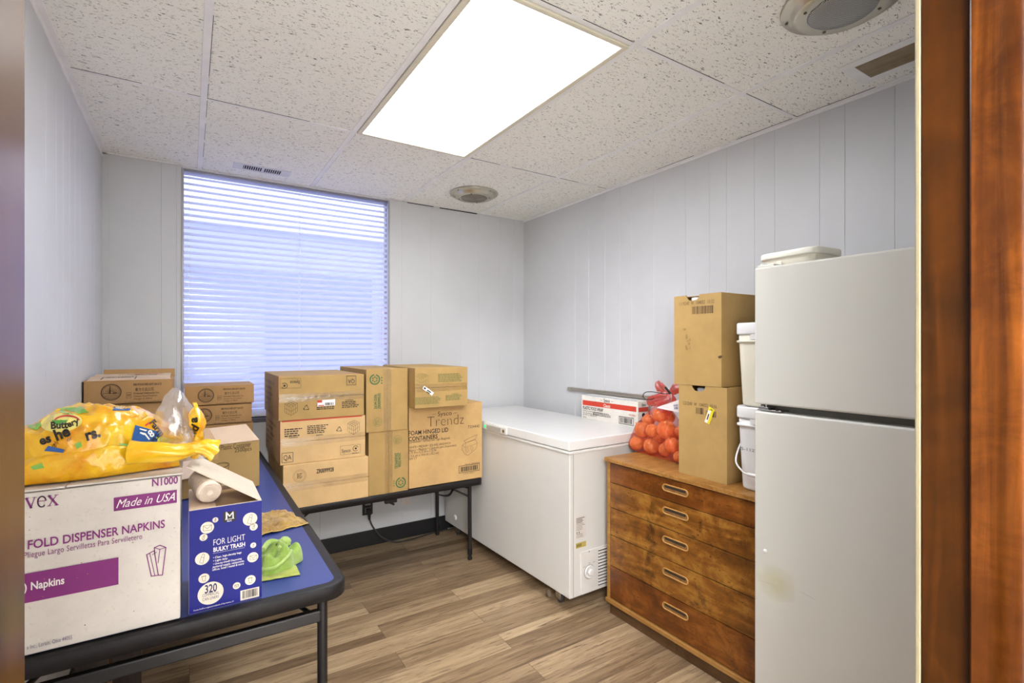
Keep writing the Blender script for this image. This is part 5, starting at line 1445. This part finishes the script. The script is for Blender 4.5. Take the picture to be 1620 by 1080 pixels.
# ------------------------------------------------------------------ jug cartons on the chest of drawers
def jug_carton(label, jl, x, y, z, notch_c, caplab, capmat, h, marks):
    w, d, T = .240, .300, .004
    M = Matrix.Translation((x, y, z)) @ Matrix.Rotation(R(-90), 4, 'Z')
    t = thing('jug_carton', label, 'carton', M @ Vector((w / 2, d / 2, 0)), R(-90), 'tall jug cartons on the chest of drawers')
    r_, u_ = M.to_3x3() @ Vector((1, 0, 0)), Vector((0, 0, 1))
    c = notch_c; nw = .034
    notch = [(c + nw, h), (c + nw * .93, h - .010), (c + nw * .6, h - .022), (c, h - .025), (c - nw * .6, h - .022), (c - nw * .93, h - .010), (c - nw, h)]
    mb = MB()
    mb.prism([(0, 0), (w, 0), (w, h)] + notch + [(0, h)], M @ Vector((0, 0, 0)), r_, u_, T)
    mb.box(0, w, d - T, d, 0, h, .001, 1, M); mb.box(0, T, T, d - T, 0, h, .001, 1, M); mb.box(w - T, w, T, d - T, 0, h, .001, 1, M); mb.box(T, w - T, T, d - T, 0, T, 0, 1, M)
    mb.build('carton_body', KRAFTM, t)
    for a, b in ((.048, d / 2 - .001), (d / 2 + .001, d - .001)):
        mb = MB(); mb.box(0.0005, w - .0005, a, b, h - .0035, h + .0003, .0008, 1, M); mb.build('flap', KRAFTM, t)
    f = Face(M @ Vector((0, 0, 0)), r_, u_)
    p = Print(f)
    for fn in marks: fn(p)
    p.build('printed_code', INKB, t)
    j = thing('jug', jl, 'jug', M @ Vector((c, .075, T)), 0)
    cc = M @ Vector((c, .075, T))
    mb = MB(); mb.lathe([(.05, 0), (.062, .006), (.064, .04), (.064, h - .13), (.055, h - .09), (.030, h - .06)], Matrix.Translation(cc), 28, True, 1, 1, 3); mb.tube([cc + Vector((0, 0, h - .075)), M @ Vector((c, .034, T + h - .05)), M @ Vector((c, .034, T + h - .03))], [.028, .021, .020], 20); mb.build('jug_body', plain('milky_jug', rgb(222, 216, 200), .4), j)
    mb = MB(); mb.lathe([(.025, h - .040), (.026, h - .036)] + [(.026 + (.0006 if i % 2 else 0), h - .034 + i * .002) for i in range(10)] + [(.024, h - .0115), (.005, h - .011)], Matrix.Translation(M @ Vector((c, .034, T - .003))), 40); mb.build('jug_cap', capmat, j)
    return t, f
lo_t, lo_f = jug_carton('lower tall kraft carton with a yellow sticker on the chest of drawers', 'jug with a grey cap showing in the hand hole of the lower tall carton', 1.845, 1.497, DZT, .104, '', plain('grey_cap', rgb(150, 150, 156), .4), .394,
    [lambda p: p.text('1223240  W  104052  15:56', 1080, 1134, 639.5, 634, -.004, 0, 0, 1.1), lambda p: p.barcode(1101, 1113.5, 654, 644, 9, 2), lambda p: p.barcode(1117, 1133, 658.5, 649, 11, 3)])
p = Print(lo_f, .0012); p.poly([(1122, 642.5), (1130.6, 648), (1122.5, 671), (1114.5, 667)]); ys = p.build('price_sticker', YELLOWST, lo_t)
p = Print(lo_f, .0016); p.poly([(1117.5, 660), (1121, 648), (1125.5, 650.5), (1119, 669), (1114.6, 666.8)]); p.build('sticker_label', PAPER, ys)
p = Print(lo_f, .0019); p.poly([(1118.2, 663), (1121, 654), (1122.6, 655), (1119.8, 664)]); p.poly([(1124.5, 646.5), (1128, 648.6), (1127.6, 649.6), (1124.1, 647.5)]); p.build('sticker_print', INK, ys)
up_t, up_f = jug_carton('upper tall kraft carton with a torn spot, stacked highest on the chest of drawers', 'jug with a white cap showing in the hand hole of the upper tall carton', 1.843, 1.521, DZT + .395, .100, '', plain('white_cap', rgb(226, 226, 226), .4), .392,
    [lambda p: p.text('1119240  W  104052  10:32', 1075, 1130, 483.5, 478, -.004, 0, 0, 1.1), lambda p: p.barcode(1095, 1129.5, 497, 485, 22, 8)])
p = Print(up_f, .0008); p.poly([(1136, 563.5), (1140, 562), (1143.5, 562.5), (1142, 565.5), (1139, 567), (1137, 566.5)]); p.build('torn_spot', plain('torn_dark', rgb(84, 58, 30), .8), up_t)
p = Print(up_f, .0006); rg = random.Random(2)
for k in range(9):
    a, b = rg.uniform(1082, 1092), rg.uniform(520, 552); u, v = up_f.uv(a, b); p.discuv(u, v, rg.uniform(.003, .008), rg.uniform(.004, .012), 12)
N = Nodes('oil_stain'); tr = N.n('ShaderNodeBsdfTransparent'); N.color(rgb(150, 100, 48)); mx = N.n('ShaderNodeMixShader'); mx.inputs[0].default_value = .22; N.l(tr.outputs[0], mx.inputs[1]); N.l(N.b.outputs[0], mx.inputs[2]); N.l(mx.outputs[0], N.out.inputs['Surface'])
p.build('oil_stain', N.m, up_t)

# ------------------------------------------------------------------ white pails
PAIL = plain('white_pail_plastic', rgb(236, 235, 234), .35, vary=.015)
PAILC = plain('cream_pail_plastic', rgb(238, 232, 214), .38, vary=.015)
def pail(label, x, y, z, mat, group, handle):
    t = thing('pail', label, 'pail', (x, y, z), 0, group)
    M = Matrix.Translation((x, y, z))
    mb = MB(); mb.lathe([(.095, 0), (.101, .004), (.103, .012), (.113, .245), (.1135, .25), (.1205, .251), (.1205, .259), (.114, .260), (.1145, .285)], M, 64, True, 1, 1, 7); mb.build('pail_body', mat, t)
    mb = MB(); mb.lathe([(.114, .282), (.1195, .283), (.1205, .288), (.1205, .322), (.118, .328), (.110, .3285), (.107, .325), (.02, .325)], M, 64, True, 1, 1, 7); l_ = mb.build('pail_lid', PAIL, t)
    mb = MB(); mb.box(x - .1225, x - .1195, y - .055, y + .045, z + .262, z + .282, .001, 1); mb.build('tear_strip', PAIL, l_)
    if handle:
        mb = MB()
        hp = [(x - .01, y + .119, z + .22), (x - .06, y + .124, z + .17), (x - .115, y + .110, z + .11), (x - .128, y + .075, z + .078), (x - .130, y + .05, z + .070), (x - .130, y - .05, z + .070), (x - .128, y - .075, z + .078), (x - .115, y - .110, z + .11), (x - .06, y - .124, z + .17), (x - .01, y - .119, z + .22)]
        mb.tube(smooth(hp, 6), .0035, 8); hb = mb.build('bail_handle', PAIL, t)
        mb = MB(); gs = [(x - .130, y + .05 - k * .1 / 40, z + .070) for k in range(41)]; mb.tube(gs, [.0075 if k % 2 else .0062 for k in range(41)], 12); mb.build('hand_grip', PAIL, hb)
        for sg in (1, -1):
            mb = MB(); mb.lathe([(.014, 0), (.014, .010), (.008, .013), (.003, .013)], Matrix.Translation((x - .01, y + sg * .108, z + .22)) @ Matrix.Rotation(R(-90 * sg), 4, 'X'), 20); mb.build('handle_ear', PAIL, t)
        f = Face((x - .108, y + .1, z), (0, -1, 0), (.03, 0, 1))
        f = Face((x - .1095, y + .1, z + .1), (0, -1, 0), Vector((-.04, 0, 1)))
        p = Print(f, .0015); p.textuv('5-1122 08:1', .012, .125, .056, .068, .005); p.build('printed_code', plain('grey_ink', rgb(128, 128, 134), .6), t)
    return t
pail('white square pail with a bail handle, the lower of two on the chest of drawers', 1.948, 1.100, DZT, PAIL, None, True)
pail('white square pail without a handle, stacked on the other pail beside the fridge', 1.952, 1.103, DZT + .3285, PAILC, None, False)

# ------------------------------------------------------------------ refrigerator
FRX, FYN, FYF, FRZ = 1.530, .300, .945, 1.606
FRIDGE = plain('textured_fridge_enamel', rgb(208, 206, 198), .38, vary=.02, vscale=2.5, bump=.12, bscale=260)
rf = thing('refrigerator', 'white two-door refrigerator in the right foreground beside the door frame', 'refrigerator', (1.90, .6225, 0))
mb = MB(); mb.box(FRX + .062, 2.24, FYN + .004, FYF - .004, .02, FRZ - .008, .006, 2); mb.build('cabinet', FRIDGE, rf)
mb = MB(); mb.box(FRX + .050, FRX + .066, FYN + .012, FYF - .012, .09, FRZ - .012); mb.build('door_gasket', GASKET, rf)
mb = MB(); mb.box(FRX, FRX + .052, FYN, FYF, 1.170, FRZ, .007, 4); up = mb.build('freezer_door', FRIDGE, rf)
mb = MB(); mb.box(FRX, FRX + .052, FYN, FYF, .085, 1.148, .007, 4); lw = mb.build('fridge_door', FRIDGE, rf)
mb = MB(); mb.box(FRX + .02, FRX + .07, FYN + .01, FYF - .01, 0, .075, .004); mb.build('kick_plate', plain('grey_kick_plate', rgb(120, 118, 112), .5), rf)
mb = MB(); mb.box(FRX + .004, FRX + .058, FYF - .085, FYF - .008, 1.150, 1.155, .001, 1); mb.box(FRX + .004, FRX + .05, FYF - .045, FYF - .012, 1.155, 1.162, .001, 1); mb.lathe([(.007, 0), (.007, .02)], Matrix.Translation((FRX + .02, FYF - .018, 1.149)), 14); hg = mb.build('centre_hinge', CHROME, rf)
for yy in (FYF - .05, FYF - .072):
    mb = MB(); mb.lathe([(.004, 0), (.004, .003)], Matrix.Translation((FRX + .003, yy, 1.1585)) @ Matrix.Rotation(R(-90), 4, 'Y'), 12); mb.build('screw', SLATE, hg)
mb = MB(); mb.box(FRX + .01, FRX + .09, FYF - .06, FYF - .004, FRZ - .002, FRZ + .008, .003, 2); mb.lathe([(.010, 0), (.010, .012), (.004, .013)], Matrix.Translation((FRX + .02, FYF - .02, FRZ)), 16); mb.build('top_hinge', plain('hinge_cover', rgb(214, 211, 202), .4), rf)
ffr = Face((FRX, FYF, 0), (0, -1, 0), (0, 0, 1))
u, v = ffr.uv(1211, 871)
mb = MB(); mb.lathe([(.006, 0), (.006, .003), (.003, .006), (.001, .0062)], Matrix.Translation(ffr.P(u, v, 0)) @ Matrix.Rotation(R(-90), 4, 'Y'), 18); mb.build('plug_button', PAIL, lw)
N = Nodes('yellow_stain')
tr = N.n('ShaderNodeBsdfTransparent'); N.color(rgb(240, 232, 170)); N.set(Roughness=.4)
geo = N.n('ShaderNodeTexCoord'); mpn = N.n('ShaderNodeMapping'); mpn.inputs['Location'].default_value = (-.5, -.5, -.5)
N.l(geo.outputs['Generated'], mpn.inputs['Vector']); vl = N.n('ShaderNodeVectorMath', operation='LENGTH'); sc_ = N.n('ShaderNodeVectorMath', operation='MULTIPLY'); sc_.inputs[1].default_value = (0, 1, 1); N.l(mpn.outputs[0], sc_.inputs[0]); N.l(sc_.outputs[0], vl.inputs[0])
fac = N.math('ADD', vl.outputs['Value'], N.math('MULTIPLY', N.noise(N.coords(), 26, 3), .22))
al = N.ramp(fac, [(.24, (.30, .30, .30)), (.62, (0, 0, 0))])
mx = N.n('ShaderNodeMixShader'); N.l(al, mx.inputs[0]); N.l(tr.outputs[0], mx.inputs[1]); N.l(N.b.outputs[0], mx.inputs[2]); N.l(mx.outputs[0], N.out.inputs['Surface'])
p = Print(ffr, .0008); p.poly([(1195, 880), (1215, 886), (1245, 901), (1262, 908), (1262, 940), (1258, 953), (1230, 952), (1200, 942), (1195, 936)]); p.build('yellow_stain', N.m, lw)
p = Print(ffr, .0010); p.stroke([(1200, 917), (1225, 925)], .0006); p.stroke([(1266, 935), (1290, 948)], .0006); p.build('scratch', plain('grey_scratch', rgb(150, 146, 136), .6), lw)
mb = MB()
# tub on top
tub = thing('food_tub', 'low cream plastic tub with a lid on top of the refrigerator', 'tub', (1.70, .868, FRZ))
MT = Matrix.Translation((1.692, .886, FRZ)) @ Matrix.Rotation(R(-5), 4, 'Z')
mb = MB(); mb.lathe([(.070, .0), (.078, .002), (.080, .008), (.086, .040), (.086, .044)], MT, 72, True, .86, 1.08, 6); tb_ = mb.build('tub_body', PAILC, tub)
mb = MB(); mb.lathe([(.0865, .036), (.092, .036), (.093, .040), (.093, .052), (.091, .056), (.082, .057), (.080, .0545), (.01, .0545)], MT, 72, True, .86, 1.08, 6); mb.build('tub_lid', plain('cream_lid', rgb(240, 236, 222), .35), tub)
mb = MB(); mb.box(-.0815, -.0785, .012, .028, .008, .022, .002, 2, MT @ Matrix.Translation((.004, 0, .004))); mb.build('handle_ear', PAILC, tub)

# ------------------------------------------------------------------ onions in a net bag
ON = mat_wood('onion_skin', rgb(176, 92, 36), rgb(222, 142, 76), rgb(244, 204, 150), (14, 150, 22), .24, rgb(150, 66, 24), .55)
ONS = plain('dry_onion_stem', rgb(196, 140, 86), .7, vary=.2, vscale=60)
rg = random.Random(21)
seedpos = [(205, 800, 78, None), (360, 830, 88, None), (520, 872, 78, None), (672, 950, 70, None), (610, 840, 90, 1.985), (262, 652, 92, 2.05), (372, 655, 76, 2.005), (560, 648, 108, 2.01), (660, 660, 60, 2.02), (462, 482, 80, 2.03), (560, 500, 70, 2.09), (128, 828, 60, 2.09), (450, 740, 70, 2.10), (330, 540, 70, 2.11), (300, 760, 80, 2.13), (610, 700, 80, 2.12)]
ons = []
for cx, cy, r, xd in seedpos:
    px, py = 980 + cx / 7.2, 590 + cy / 7.2
    d = ray(px, py)
    if xd is None:
        dep = 2.62
        for _ in range(8):
            rad = (r / 7.2) / F * dep
            t_ = (DZT + rad + .004 - EYE) / d.z; dep = t_
        c = EYEV + d * t_
    else:
        t_ = xd / d.x; c = EYEV + d * t_; rad = (r / 7.2) / F * t_
    ons.append([c, min(max(rad, .026), .050)])
for it in range(60):
    for i in range(len(ons)):
        for j in range(i):
            a, b = ons[i], ons[j]; dv = a[0] - b[0]; ov = (a[1] + b[1]) * .985 - dv.length
            if ov > 0:
                k = dv.normalized() * ov * .5; a[0] = a[0] + k; b[0] = b[0] - k
    for o in ons:
        if o[0].z < DZT + o[1] + .004: o[0].z = DZT + o[1] + .004
        if o[0].x > 2.255 - o[1]: o[0].x = 2.255 - o[1]
        if o[0].y > 1.955 - o[1]: o[0].y = 1.955 - o[1]
        if o[0].y < 1.505 + o[1] and o[0].x > 1.82: o[0].y = 1.505 + o[1]
for i, (c, r) in enumerate(ons):
    t = thing('onion', 'orange-brown onion inside the red net bag', 'onion', (c.x, c.y, c.z - r), 0, 'onions in the red net bag')
    tiltm = Matrix.Rotation(rg.uniform(-.7, .7), 4, 'X') @ Matrix.Rotation(rg.uniform(-.9, .5), 4, 'Y')
    M = Matrix.Translation(c) @ tiltm
    pr = [(r * .03, -r * .95), (r * .12, -r * .95)] + [(r * math.sin(R(a)) * (1 + .02 * math.sin(a)), -r * .95 * math.cos(R(a))) for a in range(14, 166, 8)] + [(r * .20, r * .97), (r * .11, r * 1.06), (r * .08, r * 1.12)]
    mb = MB(); mb.lathe(pr, M, 28); mb.build('onion_bulb', ON, t)
    mb = MB(); mb.lathe([(r * .10, r * 1.02), (r * .10, r * 1.10), (r * .13, r * 1.16), (r * .10, r * 1.20), (r * .03, r * 1.18)], M, 10); mb.build('stem', ONS, t)
nb = thing('net_bag', 'red mesh bag of onions tied at the top on the chest of drawers', 'net bag', (2.05, 1.73, DZT))
NET = Nodes('red_net')
tr = NET.n('ShaderNodeBsdfTransparent'); df = NET.n('ShaderNodeBsdfDiffuse'); df.inputs[0].default_value = rgb(232, 78, 60)
tl = NET.n('ShaderNodeBsdfTranslucent'); tl.inputs[0].default_value = rgb(244, 112, 80)
m1 = NET.n('ShaderNodeMixShader'); m1.inputs[0].default_value = .4; NET.l(df.outputs[0], m1.inputs[1]); NET.l(tl.outputs[0], m1.inputs[2])
wa = NET.n('ShaderNodeTexWave', wave_type='BANDS', bands_direction='Z'); wa.inputs['Scale'].default_value = 95; wa.inputs['Distortion'].default_value = 1.5
wb = NET.n('ShaderNodeTexWave', wave_type='BANDS', bands_direction='Y'); wb.inputs['Scale'].default_value = 95; wb.inputs['Distortion'].default_value = 1.5
vv = NET.coords(); NET.l(vv, wa.inputs['Vector']); NET.l(vv, wb.inputs['Vector'])
den = NET.math('MAXIMUM', wa.outputs['Fac'], wb.outputs['Fac'])
fac = NET.math('ADD', NET.math('MULTIPLY', NET.math('POWER', den, 3.0), .30), NET.math('MULTIPLY', NET.noise(vv, 18, 3), .34))
mx = NET.n('ShaderNodeMixShader'); NET.l(fac, mx.inputs[0]); NET.l(tr.outputs[0], mx.inputs[1]); NET.l(m1.outputs[0], mx.inputs[2]); NET.l(mx.outputs[0], NET.out.inputs['Surface'])
NET = NET.m
cen = sum((o[0] for o in ons), Vector()) / len(ons); cen.z = DZT + .13
topz = max(o[0].z + o[1] for o in ons)
neck = cen + Vector((-.005, -.03, topz - cen.z + .030))
b = bmesh.new()
for c, r in ons + [[neck, .012]]:
    for i in range(14):
        for j in range(1, 9):
            th, ph = 2 * math.pi * i / 14, math.pi * j / 9
            q_ = c + Vector((math.cos(th) * math.sin(ph), math.sin(th) * math.sin(ph), math.cos(ph))) * (r + .003)
            q_.z = max(q_.z, DZT + .0015); q_.y = min(max(q_.y, 1.502), 1.962); q_.x = min(q_.x, 2.272)
            b.verts.new(q_)
hull = bmesh.ops.convex_hull(b, input=b.verts[:])
bmesh.ops.delete(b, geom=[v for v in b.verts if not v.link_faces], context='VERTS')
bmesh.ops.recalc_face_normals(b, faces=b.faces[:])
mb = MB(); mb.bm(b, None, True)
mb.build('net', NET, nb)
NETT = glassy('red_net_gathered', rgb(252, 150, 134), .35, .35, .16)
def at(cx, cy, x): 
    d = ray(980 + cx / 7.2, 590 + cy / 7.2); return EYEV + d * (x / d.x)
tie = at(560, 240, 2.05)
def tuft(name, pts, rs, flat):
    mb = MB(); S = smooth(pts, 6); rr = []
    for i in range(len(S)):
        f = i / 6; a = min(int(f), len(rs) - 2); rr.append(rs[a] + (rs[a + 1] - rs[a]) * (f - a))
    mb.tube(S, rr, 26, False)
    for i, q_ in enumerate(mb.v):
        k = i // 26; a = (i % 26) / 26 * 2 * math.pi; c = S[k]; dd = q_ - c
        mb.v[i] = c + Vector((dd.x * flat, dd.y, dd.z)) * (1 + .22 * math.sin(5 * a + k * .3)) + Vector((0, 0, .004 * noise.noise(Vector((k * .5, a, 1)))))
    return mb.build(name, NETT, nb)
tuft('net_tuft', [tie, at(510, 190, 2.05), at(455, 150, 2.045), at(430, 105, 2.05)], [.008, .016, .024, .013], .6)
tuft('net_tuft', [tie, at(600, 215, 2.05), at(650, 170, 2.06), at(690, 110, 2.07)], [.008, .016, .026, .02], .6)
tuft('net_tuft', [tie, at(500, 270, 2.04), at(420, 300, 2.035), at(350, 330, 2.035), at(345, 362, 2.04)], [.010, .022, .026, .022, .008], .7)
tuft('gathered_neck', [tie, at(575, 270, 2.05), at(570, 320, 2.05), neck + Vector((0, 0, -.03))], [.010, .020, .030, .045], .9)
TIE = plain('black_cable_tie', rgb(40, 34, 32), .4)
mb = MB(); mb.tube(smooth([at(600, 226, 2.015), at(520, 236, 2.0), at(440, 222, 2.0), at(350, 212, 2.0), at(290, 222, 2.0), at(268, 262, 2.0), at(300, 296, 2.0), at(360, 300, 2.005), at(400, 285, 2.01)], 6), .0022, 8)
mb.tube(smooth([at(580, 236, 2.0), at(550, 196, 1.995), at(520, 160, 1.99)], 5), .0058, 8); mb.build('cable_tie', TIE, nb)
# paper tag wrapped over the upper part of the bag
def tagf(u, v):
    cx = 430 + u * 275; cy = (388 - 95 * u) + v * (10 + 150 * u)
    return at(cx, cy, 1.995 + .012 * math.cos(u * 3) + .004 * noise.noise(Vector((u * 4, v * 4, 3))) - .006 * v)
mb = MB(); mb.grid(tagf, 20, 10); tg_ = mb.build('paper_tag', plain('white_tag_paper', rgb(236, 226, 222), .6), nb)
q0 = tagf(.75, .5); rr_ = (tagf(1, .5) - tagf(.72, .5)).normalized(); uu_ = (tagf(.85, .2) - tagf(.85, .8)); uu_ = (uu_ - rr_ * uu_.dot(rr_)).normalized()
ft = Face(tagf(.72, .62), rr_, uu_)
p = Print(ft, .006); p.textuv('NET WT', 0, .028, .006, .014, .03); p.textuv('50 LBS', .002, .028, -.008, .001, .03, .2); p.build('tag_words', plain('blue_tag_ink', rgb(70, 82, 150), .6), nb)
